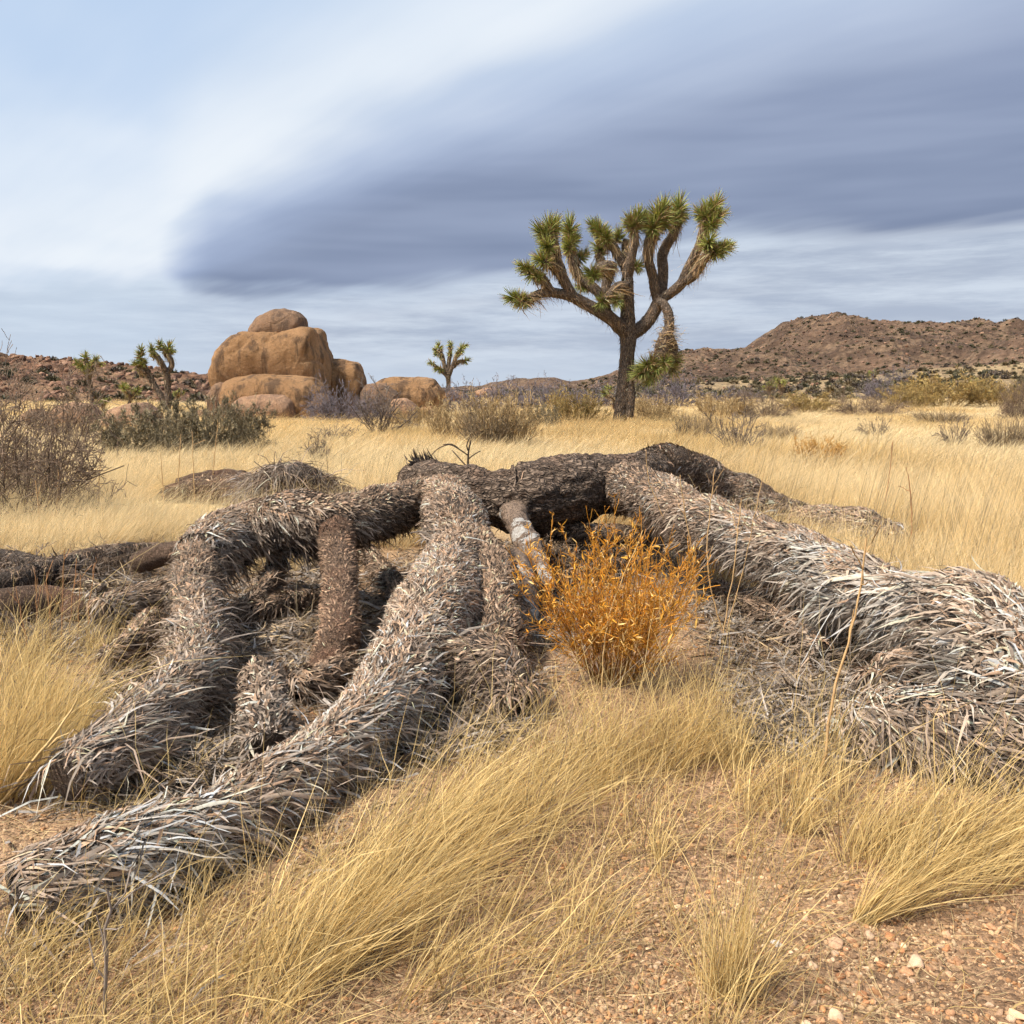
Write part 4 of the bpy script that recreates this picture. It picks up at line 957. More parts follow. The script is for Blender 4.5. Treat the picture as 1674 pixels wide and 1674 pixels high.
z3 = lambda X, Y: (X / 2.989, 480 + Y / 2.989)
joshua('forked joshua tree rising behind the olive bush', z3, 62.0, (820, 560),
  [('trunk', [(815, 590, 17, 0), (822, 530, 16, 0), (820, 470, 15, 0), (818, 420, 15, 0), (815, 385, 16, 0)], 1.0),
   ('trunk', [(812, 570, 14, .1), (790, 505, 14, .2), (760, 455, 14, .3), (735, 410, 15, .3), (720, 375, 14, .3)], 1.0),
   ('branch', [(815, 390, 14, 0), (795, 350, 13, -.2), (770, 310, 13, -.3), (745, 285, 12, -.3)], .5),
   ('branch', [(816, 385, 14, 0), (838, 355, 13, .1), (835, 325, 13, .1), (815, 295, 13, .1), (810, 270, 12, .1)], .5),
   ('branch', [(722, 380, 13, .3), (700, 350, 12, .3), (690, 325, 11, .3)], .3),
   ('branch', [(735, 400, 12, .3), (690, 375, 11, .1), (665, 360, 10, .1)], .3)],
  [(740, 272, -.2, 1, 0, 34, -.3), (755, 300, .2, .5, -.7, 30, -.5), (780, 245, -.1, 1, 0, 34, .0), (825, 262, .5, 1, 0, 40, .1), (800, 270, -.5, .8, -.2, 32, .1), (685, 300, -.2, 1, 0, 38, .3), (690, 275, .0, 1, 0, 30, .3),
   (660, 350, -.9, .5, 0, 36, .1), (705, 335, .3, .4, -.7, 32, 0), (680, 340, -.6, .2, -.6, 30, 0), (842, 280, .8, .5, 0, 28, .1)], sets=ROS_SMALL, sides=10, skirt=.7, seed=7, sc=1 / 2.989)
joshua('slender joshua tree at far left before the rubble hill', z3, 66.0, (452, 575),
  [('trunk', [(454, 600, 11, 0), (452, 540, 10, 0), (448, 490, 10, 0), (440, 440, 11, 0), (428, 400, 11, 0)], 1.0),
   ('branch', [(430, 405, 10, 0), (405, 370, 10, 0), (385, 350, 9, 0)], .4), ('branch', [(430, 400, 10, 0), (425, 350, 10, .2), (420, 315, 9, .2)], .4), ('branch', [(436, 410, 10, 0), (455, 360, 9, -.1), (470, 330, 9, -.1)], .4)],
  [(375, 340, -.7, .7, 0, 34, 0), (415, 305, -.1, 1, 0, 34, .2), (470, 318, .4, .9, 0, 32, -.1), (440, 355, .1, .5, -.7, 30, -.3), (400, 355, -.5, .3, -.6, 28, -.2), (425, 375, .2, .3, -.8, 26, -.3), (500, 345, .8, .3, 0, 22, 0)], sets=ROS_SMALL, sides=10, skirt=.6, seed=8, sc=1 / 2.989)
def young(u, v, dist, hpx, label, seed, n=6):
    rng = np.random.default_rng(seed); f = lambda X, Y: (u + X, v - Y); limbs = [('trunk', [(0, -6, 2.4, 0), (0, hpx * .25, 2.2, 0), (0, hpx * .5, 2, 0)], .2)]; ros = []
    for i in range(n):
        a = rng.uniform(-1, 1); X = a * hpx * .55; Y = hpx * (0.45 + .45 * rng.random()); off = rng.uniform(-.8, .8)
        limbs.append(('branch', [(0, hpx * .3, 1.8, 0), (X * .6, Y * .75, 1.6, off * .6), (X, Y, 1.4, off)], .2)); ros.append((X, Y, a, .9, off * .3, hpx * .28, off))
    return joshua(label, f, dist, (0, 0), limbs, ros, sets=ROS_SMALL, sides=8, skirt=.5, seed=seed, sc=1.0)
young(212, 660, 70, 34, 'squat young joshua tree between the two left trees', 91)
young(168, 668, 58, 20, 'low yellow green yucca left of the forked joshua tree', 92, 8)
young(118, 646, 90, 14, 'tiny yucca clump at the foot of the rubble hill, far left', 93, 5)
young(1004, 662, 52, 32, 'small yucca sprout beside the tall joshua trunk', 94, 2)
young(1428, 622, 150, 16, 'distant joshua tree on the slope above the grey shrub', 95, 5)
young(1278, 640, 140, 22, 'distant joshua tree right of the hanging limb, middle of the slope', 96, 6)
young(1258, 642, 120, 18, 'distant yucca left of the mid-slope joshua tree', 97, 5)
young(1590, 632, 160, 14, 'distant joshua tree behind the golden bush at right', 98, 5)
young(290, 655, 75, 18, 'small yucca right of the forked joshua tree', 99, 5)

# ------------------------------------------------------------------ shrubs
def grow(seed, n0, H, tilt, levels, wig=0.25, disc=0.06, r0=0.012, droop=0.0, k=6, up=0.0, tmin=0.25):
    """stems, then shoots on stems, then twigs on shoots; each level (children, length ratio, spread)"""
    r = np.random.default_rng(seed)
    a = r.uniform(0, 2 * pi, n0); t = tilt * np.sqrt(r.random(n0)) ; 
    D = np.stack([np.cos(a) * np.sin(t), np.sin(a) * np.sin(t), np.cos(t)], -1)
    P0 = np.stack([np.cos(a), np.sin(a), 0 * a], -1) * (disc * np.sqrt(r.random(n0)))[:, None]
    L = H * (0.6 + 0.45 * r.random(n0)) ; R0 = r0 * (0.6 + 0.5 * r.random(n0)); out = []
    def path(P0, D, L, kk):
        pts = [P0]; d = D
        for j in range(kk - 1):
            d = nrm(d + r.normal(0, wig, d.shape) + np.array([0, 0, up - droop * j / kk])); pts.append(pts[-1] + d * (L / (kk - 1))[:, None])
        return np.stack(pts, 1)
    P = path(P0, D, L, k); out.append((P, R0[:, None] * np.linspace(1, .45, k)[None, :]))
    for (m, ratio, spread) in levels:
        N, kk, _ = P.shape; n = N * m; pi_ = np.repeat(np.arange(N), m); tt = tmin + (1 - tmin) * r.random(n)
        f = tt * (kk - 1); i = np.minimum(f.astype(int), kk - 2); g = (f - i)[:, None]
        base = P[pi_, i] * (1 - g) + P[pi_, i + 1] * g; tang = nrm(P[pi_, i + 1] - P[pi_, i])
        D = nrm(tang + spread * r.normal(size=(n, 3)) + np.array([0, 0, up]))
        L = L[pi_] * ratio * (0.5 + 0.8 * r.random(n)) * (1.15 - .5 * tt); R0 = R0[pi_] * .5
        kk2 = max(3, kk - 1); P = path(base, D, L, kk2); out.append((P, R0[:, None] * np.linspace(1, .4, kk2)[None, :]))
    return out
def shrub_parts(levels, cols, rng, leaf=None, minr=0.0, flat_last=True):
    parts = []
    for i, (P, Rr) in enumerate(levels):
        n = len(P); c = np.array(cols[min(i, len(cols) - 1)]) * np.exp(rng.normal(0, .25, (n, 1)))
        Rr = np.maximum(Rr, minr)
        parts.append(polytubes(P, Rr, 3, c))
    tw = parts
    lv = None
    if leaf:
        P = levels[-1][0]; n = leaf['n']; pi_ = rng.integers(0, len(P), n); ii = rng.integers(0, P.shape[1], n)
        b = P[pi_, ii]; d = nrm(rng.normal(size=(n, 3)) + np.array([0, 0, leaf.get('up', .5)]))
        S = nrm(np.cross(d, rng.normal(size=(n, 3))))
        c = np.array(leaf['cols'])[rng.integers(0, len(leaf['cols']), n)] * np.exp(rng.normal(0, .25, (n, 1)))
        lv = ribbons(b, d, S, leaf['len'] * np.exp(rng.normal(0, .3, n)), np.full(n, leaf['wid']), rng.normal(0, .5, (n, 3)), 1, [1, .35], c)
    return tw, lv
SHRUB_KINDS = {}
def shrub_kind(kind, seed):
    """(stem mesh, twig or leaf mesh) of about unit height and unit half width, made once and shared"""
    key = (kind, seed)
    if key in SHRUB_KINDS: return SHRUB_KINDS[key]
    rng = np.random.default_rng(seed)
    if kind == 'bare':     # thin leafless stems
        lv = grow(seed, 16, 1.0, 1.05, [(6, .5, .55), (5, .45, .6)], .16, .08, .016); cols = [(.10, .075, .06), (.13, .10, .08), (.17, .135, .11)]; leaf = None; mr = .0045
    elif kind == 'brown':  # dense brown grey thicket
        lv = grow(seed, 46, 1.0, 1.35, [(9, .5, .6), (10, .42, .8)], .22, .25, .009); cols = [(.10, .068, .048), (.15, .105, .075), (.205, .15, .108)]; leaf = None; mr = .0026
    elif kind == 'olive':
        lv = grow(seed, 54, 0.95, 1.4, [(7, .45, .6), (5, .4, .8)], .2, .6, .009); cols = [(.09, .07, .05), (.15, .12, .08), (.20, .165, .115)]; leaf = dict(n=20000, len=.055, wid=.014, cols=[(.215, .175, .105), (.26, .215, .14), (.165, .14, .082)]); mr = .003
    elif kind == 'purple':
        lv = grow(seed, 44, 0.95, 1.25, [(8, .5, .55), (6, .4, .7)], .18, .3, .009); cols = [(.10, .08, .08), (.145, .12, .125), (.19, .165, .18)]; leaf = None; mr = .005
    elif kind == 'straw':
        lv = grow(seed, 60, 0.95, .75, [(5, .55, .3), (4, .45, .45)], .12, .4, .008, up=.08); cols = [(.20, .14, .08), (.30, .21, .11), (.40, .29, .15)]; leaf = dict(n=3500, len=.06, wid=.012, cols=[(.45, .33, .16), (.36, .25, .12), (.30, .22, .12)], up=1.0); mr = .004
    elif kind == 'gold':
        lv = grow(seed, 60, 0.95, .95, [(6, .5, .4), (4, .45, .5)], .14, .4, .008, up=.05); cols = [(.18, .12, .06), (.26, .18, .08), (.34, .235, .10)]; leaf = dict(n=6000, len=.06, wid=.014, cols=[(.40, .28, .10), (.30, .22, .08), (.22, .18, .08)], up=.8); mr = .004
    elif kind == 'tussock':
        lv = grow(seed, 220, 0.9, .9, [(2, .6, .25)], .08, .35, .008, up=.03); cols = [(.17, .13, .09), (.28, .21, .13)]; leaf = dict(n=1500, len=.08, wid=.01, cols=[(.36, .27, .14), (.2, .15, .1)], up=1.0); mr = .005
    elif kind == 'rust':
        lv = grow(seed, 60, 0.95, .8, [(5, .5, .4), (4, .45, .5)], .12, .5, .008, up=.06); cols = [(.25, .13, .05), (.36, .19, .06), (.48, .26, .07)]; leaf = dict(n=5000, len=.07, wid=.014, cols=[(.55, .29, .06), (.48, .27, .08), (.40, .26, .10)], up=.8); mr = .004
    tw, lf = shrub_parts(lv, cols, rng, leaf, mr)
    allv = np.concatenate([p[0] for p in tw]); hz = np.percentile(allv[:, 2], 98.5); hx = np.percentile(np.abs(allv[:, :2]), 97)
    sc = np.array([1 / hx, 1 / hx, 1 / hz])
    def mk(nm, parts):
        v, f, c = join(parts); v = v * sc; v[:, 2] = np.maximum(v[:, 2], -.03); return mesh_data(nm, v, f, M['twig'], c)
    stems = mk('stems', tw[:1]); twigs = mk('foliage', tw[1:] + ([lf] if lf else []))
    SHRUB_KINDS[key] = (stems, twigs)
    return stems, twigs
def shrub(kind, seed, u, v, wpx, hpx, label, cat='shrub', group=None, name='desert_shrub', depthk=1.0, rot=None):
    p = GP(u, v); y = p[1]; w = 0.5 * wpx * y / FPX; h = hpx * y / FPX + (.22 if y > 15 else 0)
    o = empty(name, (p[0], y + w * 0.6 * 0, p[2] - 0.02), label, cat, group)
    rng = np.random.default_rng(int(u * 7 + v))
    st, tw = shrub_kind(kind, seed)
    for nm, me in (('stems', st), ('foliage', tw)):
        c = link(nm, me, o)
        if nm == 'foliage': c['kind'] = 'stuff'
    o.scale = (w, w * depthk, h); o.rotation_euler = (0, 0, 0)
    for c in o.children: c.rotation_euler = (0, 0, rng.uniform(0, 6.28) if rot is None else rot)
    return o
BG = 'shrubs scattered over the plain'
shrub('brown', 1, 30, 862, 300, 250, 'large tangled brown grey shrub at the left edge')
shrub('brown', 2, -60, 830, 260, 235, 'brown grey thicket cut off by the left edge, behind the large tangled shrub')
shrub('olive', 1, 250, 752, 175, 70, 'dense olive grey bush before the forked joshua tree, left half of the pair', 'bush', name='bush')
shrub('olive', 1, 355, 748, 165, 76, 'dense olive grey bush before the boulders, right half of the pair', 'bush', name='bush')
shrub('bare', 1, 620, 716, 120, 82, 'bare dark branching shrub right of the low boulders')
shrub('purple', 1, 545, 694, 100, 58, 'purple grey shrub against the square shaded boulder')
shrub('purple', 2, 600, 690, 60, 44, 'small purple grey shrub right of the square shaded boulder')
shrub('straw', 1, 750, 728, 110, 58, 'straw brown bush left of the tall joshua tree', 'bush', name='bush')
shrub('straw', 2, 830, 735, 120, 78, 'upright straw brown bush directly behind the fallen trunk', 'bush', name='bush')
shrub('tussock', 1, 800, 738, 90, 60, 'grey brown tussock in front of the upright straw bush', 'tussock', name='tussock')
shrub('purple', 1, 755, 676, 90, 42, 'purple grey shrub under the small lone joshua tree')
shrub('purple', 2, 830, 672, 110, 46, 'purple grey shrub in the row right of the lone joshua tree')
shrub('purple', 1, 905, 670, 100, 42, 'purple grey shrub in the row left of the tall joshua trunk')
shrub('purple', 2, 970, 668, 80, 36, 'purple grey shrub just left of the tall joshua trunk')
shrub('purple', 1, 1100, 668, 105, 48, 'dark purple grey shrub under the hanging limb')
shrub('purple', 2, 1200, 660, 90, 24, 'low purple shrub right of the hanging limb, farther off')
shrub('gold', 1, 942, 696, 90, 46, 'golden bush left of the tall joshua trunk', 'bush', name='bush')
shrub('straw', 2, 1065, 692, 80, 36, 'straw bush at the right foot of the tall joshua tree', 'bush', name='bush')
shrub('straw', 1, 1180, 688, 90, 38, 'straw bush right of the dark purple shrub', 'bush', name='bush')
shrub('brown', 1, 1245, 686, 100, 44, 'brown bush standing at the far edge of the grass, middle right', 'bush', name='bush')
shrub('gold', 2, 1320, 678, 100, 30, 'low golden bush at the far edge of the grass', 'bush', name='bush')
shrub('purple', 2, 1435, 656, 64, 40, 'grey purple shrub on the plain below the mountain')
shrub('purple', 1, 1470, 648, 46, 46, 'grey purple shrub standing behind another at the mountain foot')
shrub('gold', 1, 1545, 668, 130, 48, 'broad golden bush at the far edge of the grass, right', 'bush', name='bush')
shrub('gold', 2, 1490, 672, 90, 38, 'smaller golden bush left of the broad one', 'bush', name='bush')
shrub('brown', 2, 1415, 682, 120, 32, 'low brown bush before the golden bushes', 'bush', name='bush')
shrub('brown', 2, 1668, 690, 70, 62, 'dark reddish brown bush at the right edge', 'bush', name='bush')
shrub('gold', 2, 1625, 668, 90, 40, 'golden brown bush beside the dark bush at the right edge', 'bush', name='bush')
shrub('tussock', 2, 1135, 726, 66, 36, 'grey brown tussock left of the bare fan-shaped shrub', 'tussock', name='tussock')
shrub('bare', 2, 1203, 752, 108, 66, 'bare black fan-shaped shrub in the open grass')
shrub('tussock', 1, 1272, 728, 60, 22, 'small brown tussock right of the bare fan-shaped shrub', 'tussock', name='tussock')
shrub('rust', 1, 1340, 770, 84, 34, 'small orange shrub low in the open grass')
shrub('tussock', 2, 1645, 746, 84, 46, 'dark brown tussock near the right edge', 'tussock', name='tussock')
shrub('tussock', 1, 1535, 696, 80, 16, 'low dark tussock in the far grass, right', 'tussock', name='tussock')
shrub('bare', 2, 1560, 738, 50, 44, 'thin bare stems in the grass left of the dark tussock')
shrub('bare', 2, 1430, 722, 50, 30, 'sparse pale twigs sticking from the open grass')
shrub('bare', 1, 550, 730, 80, 26, 'low dead brush between olive bush and bare shrub')
shrub('bare', 1, 520, 768, 70, 44, 'thin leafless twigs above the grey leaf skirt')
shrub('straw', 1, 665, 705, 60, 30, 'small straw bush right of the bare dark shrub', 'bush', name='bush')
shrub('gold', 1, 690, 678, 60, 30, 'small golden bush under the whaleback boulder', 'bush', name='bush')
shrub('olive', 1, 885, 702, 60, 28, 'small olive bush left of the golden bush', 'bush', name='bush')
shrub('purple', 1, 600, 640, 26, 26, 'small grey shrub on top of the boulder gap')
shrub('brown', 2, 960, 935, 260, 60, 'dark dead brush on the ground beneath the fallen trunk', 'brush', name='dead_brush')
shrub('brown', 1, 100, 720, 90, 46, 'brown shrub behind the tangled shrub, beside the pale dome boulder')
# dark dead brush lying at the left
for i, (u, v, w, h, lb) in enumerate([(60, 960, 260, 70, 'dark dead brush heap at the left edge above the rotten log'), (190, 940, 170, 56, 'dark dead brush heap left of the arching branch'), (40, 1060, 200, 60, 'dark dead brush below the rotten log')]):
    shrub('bare' if i != 1 else 'brown', 1 + i % 2, u, v, w, h, lb, 'brush', name='dead_brush')

# bare sapling behind the fallen trunk
def sapling():
    r = np.random.default_rng(3); b = PZ(765, 800, .66); g = gz(b[0], b[1] + .3); y = b[1] + .28
    w = lambda u, v: PY(u, v, y)
    root = empty('bare_sapling', (w(765, 800)[0], y, g), 'small black leafless sapling rising behind the fallen trunk', 'sapling')
    paths = [[(765, 880), (766, 800), (765, 765), (766, 738), (770, 720)], [(765, 765), (750, 750), (738, 738)], [(766, 745), (748, 732), (735, 726), (718, 732), (708, 742)], [(748, 732), (738, 726), (724, 727)], [(766, 750), (778, 741), (786, 737)], [(766, 738), (763, 728), (768, 715)]]
    for i, pp in enumerate(paths):
        q = np.array([[*w(u, v), (.010 if i == 0 else .006) * (1 - .5 * j / len(pp))] for j, (u, v) in enumerate(pp)])
        q[:, 1] += np.linspace(0, r.normal(0, .06) if i else 0, len(q))
        V, F, _ = sweep(q, .03, 6, .1, 30, 3, i)
        mobj('trunk' if i == 0 else 'twig', V, F, M['under'], parent=root, smooth=True)
sapling()

# ------------------------------------------------------------------ orange shrub in front of the trunk
def orange_shrub():
    rng = np.random.default_rng(77); b = GP(1005, 1112)
    root = empty('orange_shrub', b, 'bright orange dried shrub in front of the fallen trunk', 'shrub')
    lv = grow(9, 110, .76, .66, [(5, .45, .4), (3, .4, .5)], .11, .13, .0030, up=.04, k=7, tmin=.12)
    k = .92
    parts = []
    for i, (P, Rr) in enumerate(lv):
        c = np.array([(.34, .17, .05), (.54, .25, .045), (.64, .31, .045)][i]) * np.exp(rng.normal(0, .25, (len(P), 1)))
        parts.append(polytubes(P * k, np.maximum(Rr, .0014), 3, c))
    v, f, c = join(parts[:1]); mobj('stems', v + b, f, M['orange'], parent=root, col=c, kind='stuff')
    v, f, c = join(parts[1:]); mobj('twigs', v + b, f, M['orange'], parent=root, col=c, kind='stuff')
    # leaves
    allP = np.concatenate([P.reshape(-1, 3) for P, _ in lv[1:]]) * k
    allP = allP[(allP[:, 2] > .04) & (fbm(allP * 6, 2) > -.25)]
    def leaves(n):
        p = allP[rng.integers(0, len(allP), n)]; d = nrm(rng.normal(size=(n, 3)) * .7 + np.array([0, 0, .7]))
        S = nrm(np.cross(d, rng.normal(size=(n, 3)))); L = rng.uniform(.02, .046, n)
        cs = np.array([(.74, .37, .05), (.80, .47, .11), (.56, .24, .03), (.70, .31, .03), (.80, .56, .22), (.46, .24, .07)])
        c = cs[rng.integers(0, 6, n)] * np.exp(rng.normal(0, .2, (n, 1)))
        return p, d, S, L, c
    p, d, S, L, c = leaves(3400)
    v, f, c = ribbons(p, d, S, L, L * .15, rng.normal(0, .6, (len(p), 3)), 3, [.4, 1, .8, .05], c, None, .3)
    mobj('small_leaves', v + b, f, M['orange'], parent=root, col=c, kind='stuff')
    kinds = []
    for i in range(6):
        r = np.random.default_rng(i + 900)
        cc = np.array([[(.72, .38, .06), (.80, .48, .12), (.62, .27, .03), (.75, .40, .06), (.80, .56, .22), (.70, .32, .03)][i]])
        vv, ff, c2 = ribbons(np.zeros((1, 3)), np.array([[1.0, 0, 0]]), np.array([[0, 1.0, 0]]), np.ones(1), np.full(1, .2), np.array([[0, r.normal(0, .3), r.normal(-.4, .5)]]), 5, [.3, .8, 1, .85, .5, .04], cc, None, .35, r.normal(0, .12, (1, 5, 3)))
        kinds.append(mesh_data('leaf', vv, ff, M['orange_piece'], c2))
    p, d, S, L, _ = leaves(260)
    for i in range(260):
        N = np.cross(d[i], S[i]); l = L[i] * 1.25
        o = bpy.data.objects.new('leaf', kinds[i % 6]); scene.collection.objects.link(o); o.parent = root
        q = p[i]; D = d[i]; s = S[i]
        o.matrix_basis = Matrix(((D[0] * l, s[0] * l, N[0] * l, q[0]), (D[1] * l, s[1] * l, N[1] * l, q[1]), (D[2] * l, s[2] * l, N[2] * l, q[2]), (0, 0, 0, 1)))
orange_shrub()

# ------------------------------------------------------------------ dry stalks
def stalk(pts, r, col, label, group=None, side=0, seed=0, name='dry_stalk', lean=0.0, kink=.006):
    """pts in pixels from root to tip, standing in one plane at the root's distance"""
    rng = np.random.default_rng(seed + 300); b = GP(*pts[0]); y = b[1]
    q = np.array([[*PY(u, v, y), r * (1 - .6 * j / len(pts))] for j, (u, v) in enumerate(pts)]); q[:, 1] += lean * np.linspace(0, 1, len(q)); q[0, 2] -= .02
    S = spline(q, .05); S[1:, :3] += rng.normal(0, kink * .4, (len(S) - 1, 3))
    parts = [polytubes(S[None, :, :3], S[None, :, 3], 4, np.array([col]))]
    for _ in range(side):
        i = rng.integers(len(S) // 3, len(S) - 1); t = nrm(S[i, :3] - S[i - 1, :3]); d = nrm(t + rng.normal(0, .5, 3)); L = rng.uniform(.06, .16)
        pp = np.stack([S[i, :3] + d * L * s + np.array([0, 0, .02]) * s for s in np.linspace(0, 1, 4)]); pp[1:] += rng.normal(0, .004, (3, 3))
        parts.append(polytubes(pp[None], np.full((1, 4), r * .45), 3, np.array([col])))
    v, f, c = join(parts)
    return tag(mobj(name, v, f, M['twig'], loc=b, col=c), label, 'stalk', group)
ST = (.48, .31, .15); RD = (.36, .19, .09); GY = (.22, .18, .15)
stalk([(1179, 1050), (1197, 949), (1209, 849), (1212, 815)], .0045, ST, 'tan dry stalk right of the orange shrub, leaning right', side=3, seed=1)
stalk([(1139, 1018), (1135, 929), (1117, 820), (1112, 775)], .0045, ST, 'tan dry stalk beside the orange shrub, rising past the front right branch', side=4, seed=2)
stalk([(1185, 1042), (1157, 933), (1161, 837), (1169, 764)], .0045, ST, 'upright tan stalk second from the orange shrub', side=4, seed=3)
stalk([(1145, 980), (1100, 880), (1062, 790), (1056, 735)], .004, ST, 'long tan stalk curving over the trunk end', side=2, seed=4)
stalk([(1182, 1046), (1215, 930), (1232, 850), (1250, 765)], .003, ST, 'thin tan stalk leaning over the front right branch', side=2, seed=5)
stalk([(1340, 1295), (1362, 1143), (1386, 1054), (1403, 982), (1415, 880)], .006, ST, 'tall thick straw stalk before the front right branch', side=5, seed=6)
stalk([(1489, 905), (1490, 840), (1485, 775)], .008, RD, 'reddish stalk standing in the open grass behind the branch end', side=3, seed=7)
stalk([(1440, 860), (1452, 790), (1460, 720)], .006, RD, 'slim reddish stalk in the open grass behind the branch end', side=2, seed=8)
stalk([(984, 1142), (988, 1060), (1000, 990), (1052, 868)], .0035, (.56, .38, .17), 'straw stalk rising through the orange shrub, leaning right', side=3, seed=9)
stalk([(987, 1110), (975, 1040), (955, 960), (947, 930)], .003, (.56, .38, .17), 'straw stalk rising through the orange shrub, leaning left', side=1, seed=10)
stalk([(-10, 1318), (76, 1216), (104, 1180), (128, 1142)], .006, (.58, .42, .2), 'thick straw stalk leaning across the grass at the left edge', side=2, seed=11)
stalk([(168, 1674), (173, 1600), (175, 1520), (177, 1458)], .0055, GY, 'grey thorny stick upright at the bottom left', side=5, seed=12, name='dry_stick')
for i, (u, v, du, h) in enumerate([(85, 1075, -10, 140), (100, 1068, 6, 170), (112, 1062, 14, 150), (125, 1060, 8, 120), (62, 1040, -6, 110), (140, 1050, 16, 130), (48, 1090, -22, 130)]):
    stalk([(u, v), (u + du * .4, v - h * .5), (u + du, v - h)], .0035, RD, 'thin reddish stalk in the clump at the left edge', 'reddish stalks in the clump at the left edge', side=3, seed=20 + i)
for i, (u, v, du, h) in enumerate([(290, 820, 6, 110), (318, 835, -4, 130), (346, 815, 10, 120), (268, 830, -6, 90), (92, 870, 4, 110), (66, 885, -8, 100), (160, 850, 4, 100)]):
    stalk([(u, v), (u + du * .4, v - h * .5), (u + du, v - h)], .007, ST, 'thin tan stalk in the grass left of the log', 'tan stalks in the grass left of the log', side=2, seed=40 + i)

# ------------------------------------------------------------------ grass
G0, G1 = np.array([.53, .37, .145]), np.array([.87, .665, .32])
def tuft_blades(rng, base, n, L, lean, spread=.45, disc=.05, wid=.0023, g0=G0, g1=G1, droop=.25, k=4):
    a = rng.uniform(0, 2 * pi, n); rr = disc * np.sqrt(rng.random(n))
    P = base + np.stack([np.cos(a) * rr, np.sin(a) * rr, 0 * a - .005], -1)
    D = nrm(np.stack([np.cos(a) * spread * rng.random(n), np.sin(a) * spread * rng.random(n), np.ones(n)], -1) + np.array(lean) + rng.normal(0, .14, (n, 3)))
    Ln = L * np.exp(rng.normal(-.12, .38, n)); S = nrm(np.cross(D, rng.normal(size=(n, 3))))
    bend = np.array([lean[0] * .5, lean[1] * .5, -droop]) * rng.uniform(.3, 1.6, (n, 1)) + rng.normal(0, .14, (n, 3))
    m = rng.random((n, 1)); c = (g0 * (1 - m) + g1 * m) * np.exp(rng.normal(0, .15, (n, 1))); dd = rng.random((n, 1)) < .09; c = np.where(dd, np.array([.24, .185, .125]) * (.6 + .8 * m), c)
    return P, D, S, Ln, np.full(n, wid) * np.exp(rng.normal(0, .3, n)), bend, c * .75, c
def near_grass():
    rng = np.random.default_rng(5); acc = []
    def add(u, v, n, L, lean, **kw):
        b = GP(u, v); acc.append(tuft_blades(rng, b, n, L, lean, **kw))
    def area(quad, count, n, L, lean, jl=.25, **kw):
        q = np.array(quad, float)
        for _ in range(int(count * .8)):
            s, t = rng.random(), rng.random(); p = (q[0] * (1 - s) + q[1] * s) * (1 - t) + (q[3] * (1 - s) + q[2] * s) * t
            ln = (lean[0] * rng.uniform(.5, 1.25) + rng.normal(0, jl * 1.2), lean[1] + rng.normal(0, jl), 0)
            add(p[0], p[1], int(n * rng.uniform(.07, .40)), L * rng.uniform(.55, 1.1), ln, **kw)
    # fine bright tuft at the left edge
    area([(-60, 1220), (90, 1190), (110, 1290), (-60, 1330)], 42, 330, .46, (.28, .1), .1, disc=.07, spread=.4, g1=G1 * 1.08)
    area([(-40, 1090), (170, 1050), (190, 1110), (-40, 1180)], 30, 220, .34, (.25, 0), .15, disc=.07)
    area([(180, 1000), (270, 1000), (270, 1080), (170, 1080)], 10, 70, .26, (.1, 0), .2)
    # band from bottom left up to the centre, leaning right
    area([(400, 1560), (560, 1470), (640, 1560), (440, 1674)], 48, 95, .42, (.62, .25), .18, disc=.06)
    area([(540, 1460), (700, 1330), (800, 1420), (620, 1560)], 52, 95, .42, (.62, .25), .18, disc=.06)
    area([(690, 1330), (880, 1250), (960, 1330), (800, 1430)], 52, 95, .38, (.5, .2), .2, disc=.06)
    area([(880, 1250), (1080, 1190), (1130, 1250), (950, 1330)], 44, 120, .36, (.22, .1), .18, disc=.06)
    area([(1050, 1200), (1200, 1190), (1220, 1270), (1060, 1270)], 30, 130, .36, (.08, .05), .15, disc=.06)
    area([(1180, 1230), (1330, 1290), (1330, 1380), (1200, 1330)], 30, 90, .32, (.25, .1), .2)
    area([(620, 1560), (900, 1420), (1000, 1560), (700, 1690)], 44, 60, .30, (.5, .2), .25, disc=.07)
    area([(760, 1600), (1000, 1480), (1100, 1600), (900, 1690)], 16, 36, .22, (.4, .2), .3)
    # bottom left corner
    area([(-40, 1560), (400, 1520), (460, 1690), (-60, 1700)], 70, 48, .30, (.45, .15), .3, disc=.08)
    area([(-40, 1700), (520, 1690), (560, 1780), (-60, 1790)], 40, 50, .30, (.45, .15), .3, disc=.08)
    area([(200, 1480), (460, 1400), (520, 1480), (300, 1560)], 26, 44, .26, (.5, .2), .3)
    area([(60, 1300), (330, 1250), (380, 1300), (120, 1360)], 22, 34, .22, (.4, .1), .35)
    # tuft at the bottom, right of the middle
    area([(1150, 1600), (1235, 1590), (1245, 1660), (1150, 1670)], 16, 120, .36, (.12, .1), .1, disc=.04)
    area([(1100, 1680), (1250, 1680), (1250, 1740), (1100, 1740)], 8, 70, .32, (.15, .1), .15)
    add(1078, 1402, 70, .15, (.1, .1, 0), spread=1.1, disc=.015)
    # right side, swept to the right
    add(1408, 1506, 130, .42, (1.0, .2, 0), spread=.5, disc=.03, droop=.15)
    area([(1400, 1500), (1480, 1470), (1500, 1490), (1420, 1515)], 8, 90, .40, (.9, .25), .15, disc=.04)
    area([(1360, 1350), (1560, 1340), (1600, 1410), (1400, 1440)], 34, 95, .36, (.6, .2), .2, disc=.06)
    area([(1400, 1420), (1700, 1330), (1720, 1450), (1500, 1470)], 46, 100, .42, (.85, .25), .2, disc=.06)
    area([(1560, 1340), (1720, 1320), (1740, 1380), (1580, 1390)], 18, 80, .32, (.6, .2), .2)
    area([(1260, 1280), (1370, 1270), (1400, 1340), (1300, 1350)], 14, 90, .34, (.3, .1), .2)
